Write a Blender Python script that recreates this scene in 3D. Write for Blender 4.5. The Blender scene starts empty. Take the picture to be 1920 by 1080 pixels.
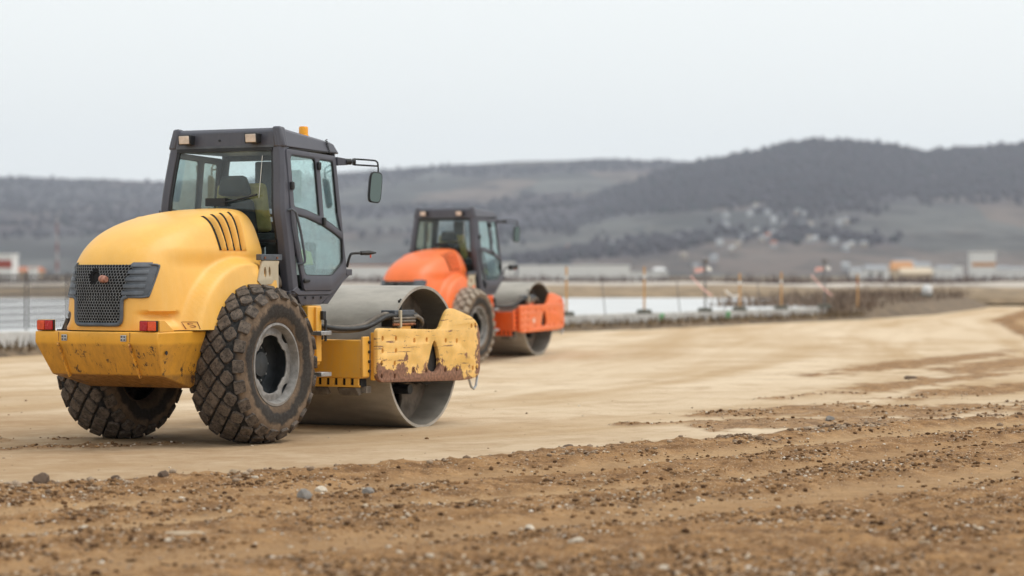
import bpy, bmesh, math, random
import numpy as np
from mathutils import Vector, Matrix

R = math.radians
random.seed(7)
rng = np.random.default_rng(11)
S = bpy.context.scene
COL = S.collection

# ------------------------------------------------------------------ camera
FPX = 4533.0          # focal length in pixels of the 1920 wide photograph (85 mm)
HC = 1.65
cam_d = bpy.data.cameras.new('camera'); cam = bpy.data.objects.new('camera', cam_d); COL.objects.link(cam)
cam_d.sensor_width = 36; cam_d.lens = 85.0; cam_d.clip_start = 0.1; cam_d.clip_end = 40000
cam.location = (0, 0, HC)
cam.rotation_euler = (R(90) - math.atan(25 / FPX), 0, 0)
cam_d.dof.use_dof = True; cam_d.dof.focus_distance = 23.4; cam_d.dof.aperture_fstop = 1.25
S.camera = cam

# ------------------------------------------------------------------ sky, sun, exposure
SUN_EL, SUN_AZ = R(56), R(84)      # azimuth clockwise from +Y
W = bpy.data.worlds.new('World'); S.world = W; W.use_nodes = True
nt = W.node_tree; nt.nodes.clear()
sky = nt.nodes.new('ShaderNodeTexSky'); sky.sky_type = 'NISHITA'; sky.sun_disc = False
sky.sun_elevation = SUN_EL; sky.sun_rotation = SUN_AZ; sky.dust_density = 4.0; sky.air_density = 1.0; sky.ozone_density = 1.0
hsv = nt.nodes.new('ShaderNodeHueSaturation'); hsv.inputs['Saturation'].default_value = 0.30
mixw = nt.nodes.new('ShaderNodeMix'); mixw.data_type = 'RGBA'
mixw.inputs['Factor'].default_value = 0.72            # an even cloud sheet over the clear sky
mixw.inputs['B'].default_value = (12.5, 13.0, 12.85, 1)
bg = nt.nodes.new('ShaderNodeBackground'); bg.inputs['Strength'].default_value = 0.10
wo = nt.nodes.new('ShaderNodeOutputWorld')
nt.links.new(sky.outputs[0], hsv.inputs['Color']); nt.links.new(hsv.outputs[0], mixw.inputs['A'])
nt.links.new(mixw.outputs['Result'], bg.inputs['Color']); nt.links.new(bg.outputs[0], wo.inputs['Surface'])
sd = bpy.data.lights.new('sun', 'SUN'); sun = bpy.data.objects.new('sun', sd); COL.objects.link(sun)
sd.energy = 1.5; sd.angle = R(36); sd.color = (1.0, 0.94, 0.85)
_sdir = Vector((math.sin(SUN_AZ) * math.cos(SUN_EL), math.cos(SUN_AZ) * math.cos(SUN_EL), math.sin(SUN_EL)))
sun.rotation_euler = _sdir.to_track_quat('Z', 'Y').to_euler()
S.view_settings.view_transform = 'Standard'; S.view_settings.look = 'None'
S.view_settings.exposure = 0.0; S.view_settings.gamma = 1.0
S.cycles.max_bounces = 8; S.cycles.transparent_max_bounces = 16; S.cycles.volume_bounces = 1
S.cycles.caustics_reflective = False; S.cycles.caustics_refractive = False

# ------------------------------------------------------------------ material helper
class NT:
    def __init__(s, name):
        s.m = bpy.data.materials.new(name); s.m.use_nodes = True
        s.t = s.m.node_tree; s.t.nodes.clear()
        s.out = s.n('OutputMaterial')
    def n(s, typ, **kw):
        nd = s.t.nodes.new('ShaderNode' + typ)
        for k, v in kw.items(): setattr(nd, k, v)
        return nd
    def set(s, sock, v):
        if isinstance(v, bpy.types.NodeSocket): s.t.links.new(v, sock)
        elif v is not None:
            if hasattr(sock.default_value, '__len__') and not isinstance(v, (int, float)):
                v = tuple(v)
                sock.default_value = v + (1,) if len(v) == 3 and len(sock.default_value) == 4 else v
            else: sock.default_value = v
    def coord(s, kind='Object', scale=(1, 1, 1), rot=(0, 0, 0), src=None):
        if src is None: src = s.n('TexCoord').outputs[kind]
        mp = s.n('Mapping'); s.set(mp.inputs['Vector'], src); mp.inputs['Scale'].default_value = scale; mp.inputs['Rotation'].default_value = rot
        return mp.outputs[0]
    def noise(s, vec, scale, detail=4, rough=.55, dist=0):
        a = s.n('TexNoise'); s.set(a.inputs['Vector'], vec); a.inputs['Scale'].default_value = scale
        a.inputs['Detail'].default_value = detail; a.inputs['Roughness'].default_value = rough; a.inputs['Distortion'].default_value = dist
        return a.outputs['Fac']
    def voro(s, vec, scale, feature='F1', out='Distance', rnd=1):
        a = s.n('TexVoronoi', feature=feature); s.set(a.inputs['Vector'], vec); a.inputs['Scale'].default_value = scale
        a.inputs['Randomness'].default_value = rnd
        return a.outputs[out]
    def ramp(s, fac, lo, hi, a=0., b=1.):
        r = s.n('MapRange', interpolation_type='SMOOTHSTEP'); s.set(r.inputs['Value'], fac)
        s.set(r.inputs['From Min'], lo); s.set(r.inputs['From Max'], hi)
        r.inputs['To Min'].default_value = a; r.inputs['To Max'].default_value = b
        return r.outputs[0]
    def math(s, op, a, b=0., c=None):
        m = s.n('Math', operation=op); s.set(m.inputs[0], a); s.set(m.inputs[1], b)
        if c is not None: s.set(m.inputs[2], c)
        return m.outputs[0]
    def mix(s, f, a, b, blend='MIX'):
        m = s.n('Mix', data_type='RGBA', blend_type=blend); s.set(m.inputs['Factor'], f); s.set(m.inputs['A'], a); s.set(m.inputs['B'], b)
        return m.outputs['Result']
    def sep(s, vec):
        x = s.n('SeparateXYZ'); s.set(x.inputs[0], vec); return x.outputs
    def attr(s, name):
        a = s.n('Attribute'); a.attribute_name = name; return a.outputs['Fac']
    def bump(s, h, strength=.3, dist=.01):
        b = s.n('Bump'); s.set(b.inputs['Height'], h); b.inputs['Strength'].default_value = strength; b.inputs['Distance'].default_value = dist
        return b.outputs[0]
    def bsdf(s, col, rough=.5, metal=0., normal=None, spec=None, coat=None):
        p = s.n('BsdfPrincipled'); s.set(p.inputs['Base Color'], col); s.set(p.inputs['Roughness'], rough); s.set(p.inputs['Metallic'], metal)
        if normal is not None: s.set(p.inputs['Normal'], normal)
        if spec is not None: s.set(p.inputs['Specular IOR Level'], spec)
        if coat is not None: p.inputs['Coat Weight'].default_value = coat; p.inputs['Coat Roughness'].default_value = .15
        s.t.links.new(p.outputs[0], s.out.inputs['Surface'])
        return s.m

def simple(name, col, rough=.5, metal=0., var=.18, scale=9., bump=0., spec=None):
    m = NT(name); c = m.coord()
    n = m.noise(c, scale, 5, .6)
    dk = tuple(x * (1 - var) for x in col); lt = tuple(min(1, x * (1 + var)) for x in col)
    cc = m.mix(m.ramp(n, .3, .7), dk, lt)
    rr = m.ramp(m.noise(c, scale * 2.3, 3), .2, .8, max(.02, rough - .08), min(1, rough + .1))
    nr = m.bump(m.noise(c, scale * 6, 4), bump, .005) if bump else None
    return m.bsdf(cc, rr, metal, nr, spec)

def paint(name, col, dust=(.45, .36, .25), dust_amt=.25, rough=.34, wear=0., coat=.25):
    """machine paint with a film of dust, faint streaks and small chips"""
    m = NT(name); c = m.coord()
    base = m.mix(m.ramp(m.noise(c, 2.2, 3), .3, .7), tuple(x * .93 for x in col), tuple(min(1, x * 1.05) for x in col))
    st = m.noise(m.coord(scale=(9, 9, .9)), 2.0, 5, .65)
    d = m.math('MULTIPLY', m.ramp(st, .38, .78), dust_amt)
    d2 = m.math('MULTIPLY', m.ramp(m.noise(c, 28, 5, .7), .45, .75), dust_amt * .7)
    base = m.mix(m.math('ADD', d, d2), base, dust)
    rough_s = m.math('ADD', rough, m.math('MULTIPLY', m.math('ADD', d, d2), .9))
    chips = m.ramp(m.noise(c, 21, 6, .72), .69 - wear, .72 - wear)
    base = m.mix(chips, base, (.10, .055, .03))
    nr = m.bump(m.noise(c, 3.0, 2), .05, .01)
    return m.bsdf(base, rough_s, 0, nr, coat=coat)

def worn_plate(name, col, z0=.5, rust=(.15, .075, .046)):
    """plate paint: peeled to rusty primer along the bottom edge, scraped elsewhere"""
    m = NT(name); c = m.coord(); x, y, z = m.sep(c)
    nb = m.noise(c, 3.1, 8, .70); nf = m.noise(c, 13, 6, .7)
    h = m.math('ADD', m.math('SUBTRACT', z, z0), m.math('MULTIPLY', m.math('SUBTRACT', x, 1.8), .012))
    edge = m.math('ADD', h, m.math('MULTIPLY', m.math('SUBTRACT', nb, .5), -1.15))
    rustm = m.ramp(edge, .165, .18, 1, 0)
    ex = m.ramp(m.math('ADD', x, m.math('MULTIPLY', m.math('SUBTRACT', nf, .5), .38)), 3.92, 3.93)
    scr = m.noise(m.coord(scale=(1.1, 1, 16), rot=(0, R(4), 0)), 3.2, 5, .62)
    scrm = m.ramp(scr, .615, .63)
    sp = m.ramp(nf, .68, .70)
    isl = m.math('ADD', m.noise(c, 7.5, 9, .76), m.math('MULTIPLY', h, -.32)); islm = m.ramp(isl, .50, .515)
    rustm = m.math('MAXIMUM', rustm, islm)
    mk = m.math('MAXIMUM', m.math('MAXIMUM', rustm, ex), m.math('MAXIMUM', scrm, sp))
    rc = m.mix(m.ramp(m.noise(c, 30, 5), .3, .7), rust, tuple(v * 2.1 for v in rust))
    pc = m.mix(m.ramp(m.noise(c, 5, 4), .3, .7), tuple(v * .92 for v in col), tuple(min(1, v * 1.1 + .04) for v in col))
    pc = m.mix(m.math('MULTIPLY', m.ramp(m.noise(c, 40, 5, .7), .45, .7), .25), pc, (.5, .38, .22))
    nr = m.bump(m.math('SUBTRACT', 1, mk), .5, .004)
    return m.bsdf(m.mix(mk, pc, rc), m.mix(mk, (.42,) * 3, (.8,) * 3), 0, nr)

def scraped(name, col):
    """counterweight paint, scraped in slanted streaks with muddy smears and painted-in shade on the lower plates"""
    m = NT(name); c = m.coord(); x, y, z = m.sep(c)
    lowz = m.ramp(z, 1.03, .99)
    streak = m.noise(m.coord(scale=(2, 4.5, 1.2), rot=(R(34), 0, 0)), 4.5, 9, .78)
    smear = m.math('MULTIPLY', m.ramp(streak, .34, .66), m.math('MULTIPLY_ADD', lowz, .42, .05))
    base = m.mix(m.ramp(m.noise(c, 3, 3), .3, .7), tuple(v * .92 for v in col), tuple(min(1, v * 1.06) for v in col))
    base = m.mix(m.math('MULTIPLY', lowz, .55), base, (.47, .205, .02))  # shade of the down-facing lower plates, mixed into the paint colour
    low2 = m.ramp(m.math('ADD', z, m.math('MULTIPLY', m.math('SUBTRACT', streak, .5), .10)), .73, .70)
    base = m.mix(m.math('MULTIPLY', low2, m.ramp(streak, .35, .65, .35, .9)), base, (.17, .085, .03))  # mud streaks plus underside shade, both put into the lowest band's colour
    base = m.mix(smear, base, (.30, .145, .03))
    dk = m.ramp(m.noise(c, 5.2, 9, .78), .572, .60)
    dk2 = m.ramp(m.noise(m.coord(scale=(3, 9, 1.1), rot=(R(-38), 0, 0)), 3.6, 8, .74), .60, .64)
    dkm = m.math('MULTIPLY', m.math('MAXIMUM', dk, dk2), m.math('MULTIPLY_ADD', lowz, .85, .12))
    base = m.mix(dkm, base, (.06, .032, .02))
    return m.bsdf(base, m.mix(smear, (.36,) * 3, (.75,) * 3), 0, m.bump(m.noise(c, 6, 4), .08, .01))

YEL = (.80, .40, .045); ORG = (.86, .125, .018)
M = {}
M['yellow'] = paint('yellow_paint', YEL, dust_amt=.16)
M['yellow_hood'] = paint('yellow_hood', (.87, .475, .09), dust=(.88, .62, .28), dust_amt=.14, rough=.46, wear=-.08, coat=.12)
M['yellow_plate'] = worn_plate('yellow_plate', (.86, .52, .14))
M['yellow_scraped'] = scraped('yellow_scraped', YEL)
M['orange'] = paint('orange_paint', ORG, dust_amt=.12)
M['orange_hood'] = paint('orange_hood', (.88, .17, .03), dust=(.6, .3, .16), dust_amt=.08, wear=-.08, rough=.46, coat=.12)
M['orange_plate'] = paint('orange_plate', (.90, .17, .03), dust_amt=.2, wear=.05)
M['cab'] = paint('cab_grey', (.070, .072, .093), dust=(.24, .24, .26), dust_amt=.08, rough=.45, coat=.05)
M['grille'] = simple('grille_plastic', (.085, .098, .118), .5)
M['mesh'] = simple('mesh_wire', (.20, .21, .22), .5, .2)
M['black'] = simple('black_plastic', (.012, .013, .015), .45)
M['void'] = simple('dark_inside', (.006, .006, .007), .9)
M['under'] = simple('grimy_chassis', (.022, .02, .018), .8, bump=.3)
M['cream'] = paint('cream_bracket', (.50, .43, .31), dust_amt=.4, rough=.6, coat=0)
M['steel'] = simple('bare_steel', (.42, .43, .44), .38, .8)
M['hose'] = simple('hose_rubber', (.018, .018, .019), .55, bump=.1)
M['hose_dusty'] = simple('dusty_hose', (.16, .135, .11), .8, var=.4)
M['rust'] = simple('rust', (.26, .10, .045), .85, var=.45, scale=22)
M['copper'] = simple('copper_pipe', (.40, .19, .14), .55, .3, var=.35, scale=25)
M['red_lens'] = simple('red_lens', (.42, .012, .016), .22)
M['amber_lens'] = simple('amber_lens', (.75, .085, .02), .22)
M['beacon'] = simple('beacon_amber', (.95, .36, .01), .2)
M['white_lens'] = simple('lamp_glass', (.72, .62, .54), .18)
M['seat'] = simple('seat_fabric', (.03, .032, .034), .9, bump=.3)
M['seat_yel'] = simple('yellow_fabric', (.26, .22, .08), .9)
M['teal'] = simple('tinted_visor', (.10, .24, .25), .3)
M['paper'] = simple('pale_paper', (.7, .72, .7), .8)
M['vest'] = simple('hi_vis_cloth', (.45, .55, .06), .85)
M['sticker'] = simple('white_sticker', (.8, .55, .45), .6)
def mat_glass(name, tint, refl=.06):
    m = NT(name); tr = m.n('BsdfTransparent'); tr.inputs[0].default_value = tint + (1,)
    gl = m.n('BsdfGlossy'); gl.inputs['Roughness'].default_value = .03; gl.inputs['Color'].default_value = (.9, .95, .95, 1)
    df = m.n('BsdfDiffuse'); df.inputs['Color'].default_value = (.5, .5, .46, 1)
    lw = m.n('Fresnel'); lw.inputs['IOR'].default_value = 1.45
    f = m.math('MULTIPLY_ADD', lw.outputs[0], .7, refl)
    a = m.n('MixShader'); m.set(a.inputs[0], f); m.t.links.new(tr.outputs[0], a.inputs[1]); m.t.links.new(gl.outputs[0], a.inputs[2])
    grime = m.math('MULTIPLY', m.ramp(m.noise(m.coord(), 5, 6, .7), .4, .8), .09)
    b = m.n('MixShader'); m.set(b.inputs[0], grime); m.t.links.new(a.outputs[0], b.inputs[1]); m.t.links.new(df.outputs[0], b.inputs[2])
    m.t.links.new(b.outputs[0], m.out.inputs['Surface']); return m.m
M['glass'] = mat_glass('cab_glass', (.88, .965, .955), .01)
m = NT('mirror_glass'); M['mirror'] = m.bsdf((.13, .16, .15), .06, 1.0)
# tyre rubber: dusty outer wall, cleaner black ring round the rim
def tyre_mat(name, dusty):
    m = NT(name); c = m.coord(); x, y, z = m.sep(c)
    r = m.math('SQRT', m.math('ADD', m.math('MULTIPLY', x, x), m.math('MULTIPLY', z, z)))
    nb = m.noise(c, 5, 6, .65); nf = m.noise(c, 34, 5, .7)
    rr = m.math('ADD', r, m.math('MULTIPLY', m.math('SUBTRACT', nb, .5), .22))
    ring = m.math('MULTIPLY', m.ramp(rr, .43, .47), m.ramp(rr, .60, .55))
    dirt = m.mix(m.ramp(nb, .3, .7), (.11, .073, .047), (.24, .172, .118))
    dirt = m.mix(m.math('MULTIPLY', m.ramp(nf, .35, .75), .5), dirt, (.05, .04, .032))
    rub = m.mix(m.ramp(nf, .4, .75), (.014, .015, .016), (.05, .047, .046))
    tread = m.ramp(r, .675, .71)
    f = m.math('MAXIMUM', m.math('MULTIPLY', ring, .88), m.math('MULTIPLY', tread, dusty))
    return m.bsdf(m.mix(f, dirt, rub), .85, 0, m.bump(nf, .35, .006), spec=.3)
M['tyre'] = tyre_mat('tyre_rubber', 1.0); M['tyre_pale'] = tyre_mat('tyre_rubber_pale', .2)
def lug_mat(name, a, b, dk):
    m = NT(name); c = m.coord(); oi = m.n('ObjectInfo').outputs['Random']
    off = m.n('VectorMath', operation='ADD'); m.set(off.inputs[0], c)
    cm = m.n('CombineXYZ'); m.set(cm.inputs[0], m.math('MULTIPLY', oi, 31.)); m.set(off.inputs[1], cm.outputs[0])
    n1 = m.noise(off.outputs[0], 15, 6, .7); n2 = m.noise(off.outputs[0], 55, 4, .7)
    col = m.mix(m.ramp(n1, .32, .66), a, b)
    col = m.mix(m.ramp(n2, .52, .68), col, dk)
    x, y, z = m.sep(m.n('NewGeometry').outputs['Normal'])
    return m.bsdf(col, .88, 0, m.bump(n2, .5, .006), spec=.25)
M['lug'] = lug_mat('tread_lug', (.055, .046, .04), (.165, .132, .107), (.024, .023, .023))
M['lug_pale'] = lug_mat('tread_lug_pale', (.28, .23, .18), (.44, .37, .30), (.19, .16, .13))
def drum_mat():
    m = NT('drum_steel'); c = m.coord()
    n = m.noise(m.coord(scale=(1, .35, 1)), 4, 6, .65); nf = m.noise(c, 60, 4, .7)
    col = m.mix(m.ramp(n, .3, .72), (.34, .31, .27), (.54, .505, .45))
    col = m.mix(m.math('MULTIPLY', m.ramp(nf, .55, .72), .5), col, (.50, .43, .35))
    spk = m.ramp(m.noise(c, 9, 3, .5), .74, .76)
    col = m.mix(spk, col, (.12, .075, .045))
    return m.bsdf(col, m.ramp(n, .3, .7, .44, .6), .6, m.bump(nf, .15, .003))
M['drum'] = drum_mat()
M['drum_in'] = simple('drum_inside', (.22, .18, .145), .75, .2, var=.4, scale=5)
M['rim_in'] = simple('rim_inside', (.055, .062, .068), .36, .5, var=.3, scale=6)
M['rib'] = paint('rib_paint', YEL, dust=(.30, .12, .05), dust_amt=.9, wear=.12)
M['rim'] = simple('rim_paint', (.25, .24, .23), .5, .2, var=.25, scale=14)

# ------------------------------------------------------------------ mesh helper
class MB:
    def __init__(s): s.v = []; s.f = []
    def add(s, vs, fs):
        o = len(s.v); s.v += [tuple(p) for p in vs]; s.f += [tuple(i + o for i in f) for f in fs]; return s
    def hexa(s, p):   # p: bottom ring of 4, top ring of 4
        return s.add(p, [(0, 3, 2, 1), (4, 5, 6, 7), (0, 1, 5, 4), (1, 2, 6, 5), (2, 3, 7, 6), (3, 0, 4, 7)])
    def box(s, c, d, rot=None):
        x, y, z = d[0] / 2, d[1] / 2, d[2] / 2
        p = [Vector(q) for q in ((-x, -y, -z), (x, -y, -z), (x, y, -z), (-x, y, -z), (-x, -y, z), (x, -y, z), (x, y, z), (-x, y, z))]
        if rot is not None: p = [rot @ q for q in p]
        return s.hexa([q + Vector(c) for q in p])
    def span(s, a, b):
        return s.box([(i + j) / 2 for i, j in zip(a, b)], [abs(j - i) for i, j in zip(a, b)])
    def loft(s, rings, caps=True, closed=True):
        o = len(s.v); n = len(rings[0])
        for r in rings: s.v += [tuple(p) for p in r]
        for i in range(len(rings) - 1):
            for j in range(n if closed else n - 1):
                k = (j + 1) % n
                s.f.append((o + i * n + j, o + i * n + k, o + (i + 1) * n + k, o + (i + 1) * n + j))
        if caps and closed:
            s.f.append(tuple(o + j for j in reversed(range(n)))); e = o + (len(rings) - 1) * n
            s.f.append(tuple(e + j for j in range(n)))
        return s
    def tube(s, path, r, n=8, caps=True):
        path = [Vector(p) for p in path]; rings = []; ref = None
        for i, p in enumerate(path):
            t = (path[min(i + 1, len(path) - 1)] - path[max(i - 1, 0)]).normalized()
            if ref is None: ref = Vector((0, 0, 1)) if abs(t.z) < .9 else Vector((1, 0, 0))
            a = (ref - t * ref.dot(t)).normalized(); ref = a; b = t.cross(a)
            rr = r[i] if isinstance(r, (list, tuple)) else r
            rings.append([p + (a * math.cos(k) + b * math.sin(k)) * rr for k in [2 * math.pi * j / n for j in range(n)]])
        return s.loft(rings, caps)
    def cyl(s, a, b, r, n=16, r1=None): return s.tube([a, b], [r, r if r1 is None else r1], n)
    def lathe(s, prof, c, n=48, axis='y'):   # prof: (radius, along)
        rings = []
        for r, h in prof:
            rg = []
            for j in range(n):
                t = 2 * math.pi * j / n
                rg.append((c[0] + r * math.cos(t), c[1] + h, c[2] + r * math.sin(t)) if axis == 'y' else (c[0] + r * math.cos(t), c[1] + r * math.sin(t), c[2] + h))
            rings.append(rg)
        return s.loft(rings, caps=False)
    def mesh(s, name, mat=None, smooth=35, recalc=True):
        me = bpy.data.meshes.new(name); me.from_pydata(s.v, [], s.f)
        if recalc:
            bm = bmesh.new(); bm.from_mesh(me); bmesh.ops.recalc_face_normals(bm, faces=bm.faces); bm.to_mesh(me); bm.free()
        if smooth:
            me.polygons.foreach_set('use_smooth', [True] * len(me.polygons)); me.set_sharp_from_angle(angle=R(smooth))
        if mat is not None: me.materials.append(mat)
        me.update(); return me
    def build(s, name, mat, parent=None, smooth=35, bevel=0., recalc=True, loc=None):
        return link(name, s.mesh(name, mat, smooth, recalc), parent, bevel, loc)
def link(name, me, parent=None, bevel=0., loc=None):
    o = bpy.data.objects.new(name, me); COL.objects.link(o); o.parent = parent
    if loc is not None: o.location = loc
    if bevel:
        b = o.modifiers.new('bevel', 'BEVEL'); b.width = bevel; b.segments = 2; b.limit_method = 'ANGLE'; b.angle_limit = R(40)
    return o
def thing(name, label, cat, loc=(0, 0, 0), rot=(0, 0, 0), group=None):
    o = bpy.data.objects.new(name, None); COL.objects.link(o); o.location = loc; o.rotation_euler = rot; o.empty_display_size = .2
    return tag(o, label, cat, group)
def tag(o, label=None, cat=None, group=None, kind=None):
    for k, v in (('label', label), ('category', cat), ('group', group), ('kind', kind)):
        if v: o[k] = v
    return o
def plate(outer, holes, thick, bevel=0.):
    """outline with holes -> solid mesh data in the local XY plane, centred on Z"""
    cu = bpy.data.curves.new('tmp', 'CURVE'); cu.dimensions = '2D'; cu.fill_mode = 'BOTH'; cu.extrude = max(1e-4, thick / 2 - bevel)
    cu.bevel_depth = bevel; cu.bevel_resolution = 1
    for pts in [outer] + list(holes):
        sp = cu.splines.new('POLY'); sp.points.add(len(pts) - 1); sp.use_cyclic_u = True
        for q, p in zip(sp.points, pts): q.co = (p[0], p[1], 0, 1)
    ob = bpy.data.objects.new('tmp', cu); COL.objects.link(ob)
    me = bpy.data.meshes.new_from_object(ob.evaluated_get(bpy.context.evaluated_depsgraph_get()))
    bpy.data.objects.remove(ob); bpy.data.curves.remove(cu)
    return me
def finish(me, name, mat, fn, smooth=30):
    co = np.empty(len(me.vertices) * 3); me.vertices.foreach_get('co', co); co = co.reshape(-1, 3)
    co = np.array([fn(*p) for p in co]); me.vertices.foreach_set('co', co.ravel())
    bm = bmesh.new(); bm.from_mesh(me); bmesh.ops.remove_doubles(bm, verts=bm.verts, dist=1e-5); bmesh.ops.recalc_face_normals(bm, faces=bm.faces); bm.to_mesh(me); bm.free()
    me.materials.clear(); me.materials.append(mat); me.name = name
    me.polygons.foreach_set('use_smooth', [True] * len(me.polygons)); me.set_sharp_from_angle(angle=R(smooth)); me.update()
    return me
def rounded(pts, r=.03, n=4):
    """round the corners of a polygon"""
    out = []; N = len(pts)
    for i in range(N):
        p = Vector(pts[i]); a = Vector(pts[i - 1]); b = Vector(pts[(i + 1) % N])
        rr = r[i] if isinstance(r, (list, tuple)) else r
        da = (a - p); db = (b - p); k = min(rr, da.length * .45, db.length * .45)
        if k < 1e-4: out.append(tuple(p)); continue
        A = p + da.normalized() * k; B = p + db.normalized() * k
        for j in range(n + 1):
            t = j / n; out.append(tuple(A * (1 - t) ** 2 + p * 2 * t * (1 - t) + B * t * t))
    return out
def spline(pts, n=6):
    P = [Vector(p) for p in pts]; out = []
    for i in range(len(P) - 1):
        p0, p1, p2, p3 = P[max(i - 1, 0)], P[i], P[i + 1], P[min(i + 2, len(P) - 1)]
        for j in range(n):
            t = j / n
            out.append(.5 * ((2 * p1) + (p2 - p0) * t + (2 * p0 - 5 * p1 + 4 * p2 - p3) * t * t + (3 * p1 - p0 - 3 * p2 + p3) * t ** 3))
    out.append(P[-1]); return out
# ------------------------------------------------------------------ ground
_lat = rng.random((256, 256))
def vnoise(x, y):
    xi = np.floor(x).astype(int); yi = np.floor(y).astype(int); fx = x - xi; fy = y - yi
    fx = fx * fx * (3 - 2 * fx); fy = fy * fy * (3 - 2 * fy)
    a = _lat[xi & 255, yi & 255]; b = _lat[(xi + 1) & 255, yi & 255]; c = _lat[xi & 255, (yi + 1) & 255]; d = _lat[(xi + 1) & 255, (yi + 1) & 255]
    return (a * (1 - fx) + b * fx) * (1 - fy) + (c * (1 - fx) + d * fx) * fy
def fbm(x, y, oct=4, g=.5):
    s = 0; a = 1; t = 0
    for i in range(oct):
        s = s + a * vnoise(x * 2 ** i + 17.3 * i, y * 2 ** i + 5.1 * i); t += a; a *= g
    return s / t
def sstep(a, b, x):
    t = np.clip((x - a) / (b - a), 0, 1); return t * t * (3 - 2 * t)
# border between the rolled road (beyond) and the loose soil (camera side)
EDGE = np.array([(-40, -15.), (-12, 11.3), (-3.96, 18.7), (-2.33, 19.94), (-.47, 21.4), (.2, 22.2), (1.69, 23.9), (2.4, 24.9), (3.7, 26.2), (5.9, 28.4), (8.6, 36), (11, 47), (13.2, 62), (17.3, 88), (27, 125), (60, 220)])
# far edge of the road, where the retaining wall stands
FAR = np.array([(-30, 0.), (-14, 38), (-10.35, 48.9), (-4, 61), (1.54, 70.), (6.8, 79), (12.7, 90), (16.3, 100), (22, 119), (33.7, 166), (60, 260)])
def polydist(P, x, y):
    best = np.full(x.shape, 1e9); sgn = np.ones(x.shape); along = np.zeros(x.shape); L0 = 0
    for (ax, ay), (bx, by) in zip(P[:-1], P[1:]):
        dx, dy = bx - ax, by - ay; L = math.hypot(dx, dy)
        t = np.clip(((x - ax) * dx + (y - ay) * dy) / L ** 2, 0, 1)
        d = np.hypot(x - ax - t * dx, y - ay - t * dy)
        cr = (x - ax) * dy - (y - ay) * dx
        m = d < best
        best = np.where(m, d, best); sgn = np.where(m, np.sign(cr), sgn); along = np.where(m, L0 + t * L, along); L0 += L
    return best * sgn, along          # positive on the right hand of the line
ORX, ORY, ORT = -1.61, 48.74, R(65)
PATCH = [(1.45, 26.6, .75, .32, .55), (3.5, 29.4, 2.2, .8, .8), (3.3, 27.0, 1.9, 1.0, .6), (4.9, 29.2, 2.4, 1.1, .8), (6.0, 36.5, 5.5, .55, 1.06), (8.0, 46, 8, .7, 1.13), (9.4, 45, 7, .9, 1.15), (7.0, 35, 4, .7, 1.0), (-6.5, 23.2, 2.2, .35, .5), (-4.6, 22.9, 1.6, .22, .5)]
def ground_masks(x, y):
    d, al = polydist(EDGE, x, y)
    wob = (fbm(x * .9, y * .9, 4) - .5) * (1.1 + 3.2 * sstep(1.2, 4.5, x) * sstep(36, 30, y)) + (fbm(x * 6, y * 6, 3) - .5) * .35
    rough = sstep(-.12, .22, d + wob * .55)
    pt = np.zeros(x.shape)
    for px, py, rx, ry, an in PATCH:
        c, s = math.cos(an), math.sin(an); u = (x - px) * c + (y - py) * s; v = -(x - px) * s + (y - py) * c
        e = np.hypot(u / rx, v / ry) + (fbm(x * 2.3 + 9, y * 2.3, 4) - .5) * 1.5
        pt = np.maximum(pt, sstep(1.05, .6, e))
    rut = np.zeros(x.shape)          # smooth wheel tracks running along the loose strip
    for off, w in ((1.25, .42), (2.6, .34), (4.3, .62)):
        rut = np.maximum(rut, sstep(w, w * .35, np.abs(d - off + .35 * np.sin(al * .23) + (fbm(x * .7, y * .7 + 40, 3) - .5) * .5)))
    return d, al, np.maximum(rough, pt * .9), rut * rough
def ground_z(x, y, masks=None):
    d, al, rough, rut = masks if masks is not None else ground_masks(x, y)
    near = np.clip(1 - (y - 38) / 20, 0, 1)
    clod = (fbm(x * 3.1, y * 3.1, 4, .6) - .5) * .085 + (fbm(x * 11, y * 11, 3, .6) - .5) * .05 + (fbm(x * 31, y * 31, 2) - .5) * .016
    z = rough * (1 - .8 * rut) * (clod * .95 + .012) * near - rut * .03 * near
    z = z + np.exp(-((d - .25) / .35) ** 2) * .028 * near * rough
    dk = np.minimum(np.hypot(x + 3.2, y - 24.1), np.hypot(x + 1.9, y - 26.7))
    z = z + (1 - rough) * ((fbm(x * .8, y * .8, 3) - .5) * .05 * sstep(3, 6, dk) + (fbm(x * 7, y * 7, 3) - .5) * .012) * near
    # the orange roller stands in a shallow dip that rises towards its drum
    c, s = math.cos(ORT), math.sin(ORT); u = (x - ORX) * c + (y - ORY) * s; v = -(x - ORX) * s + (y - ORY) * c
    dip = np.clip(-.17 + .0436 * u, -.17, 0)
    z = z + dip * sstep(4.2, 2.6, np.hypot(np.minimum(u, 0), v))
    # the country beyond the road
    return z
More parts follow.
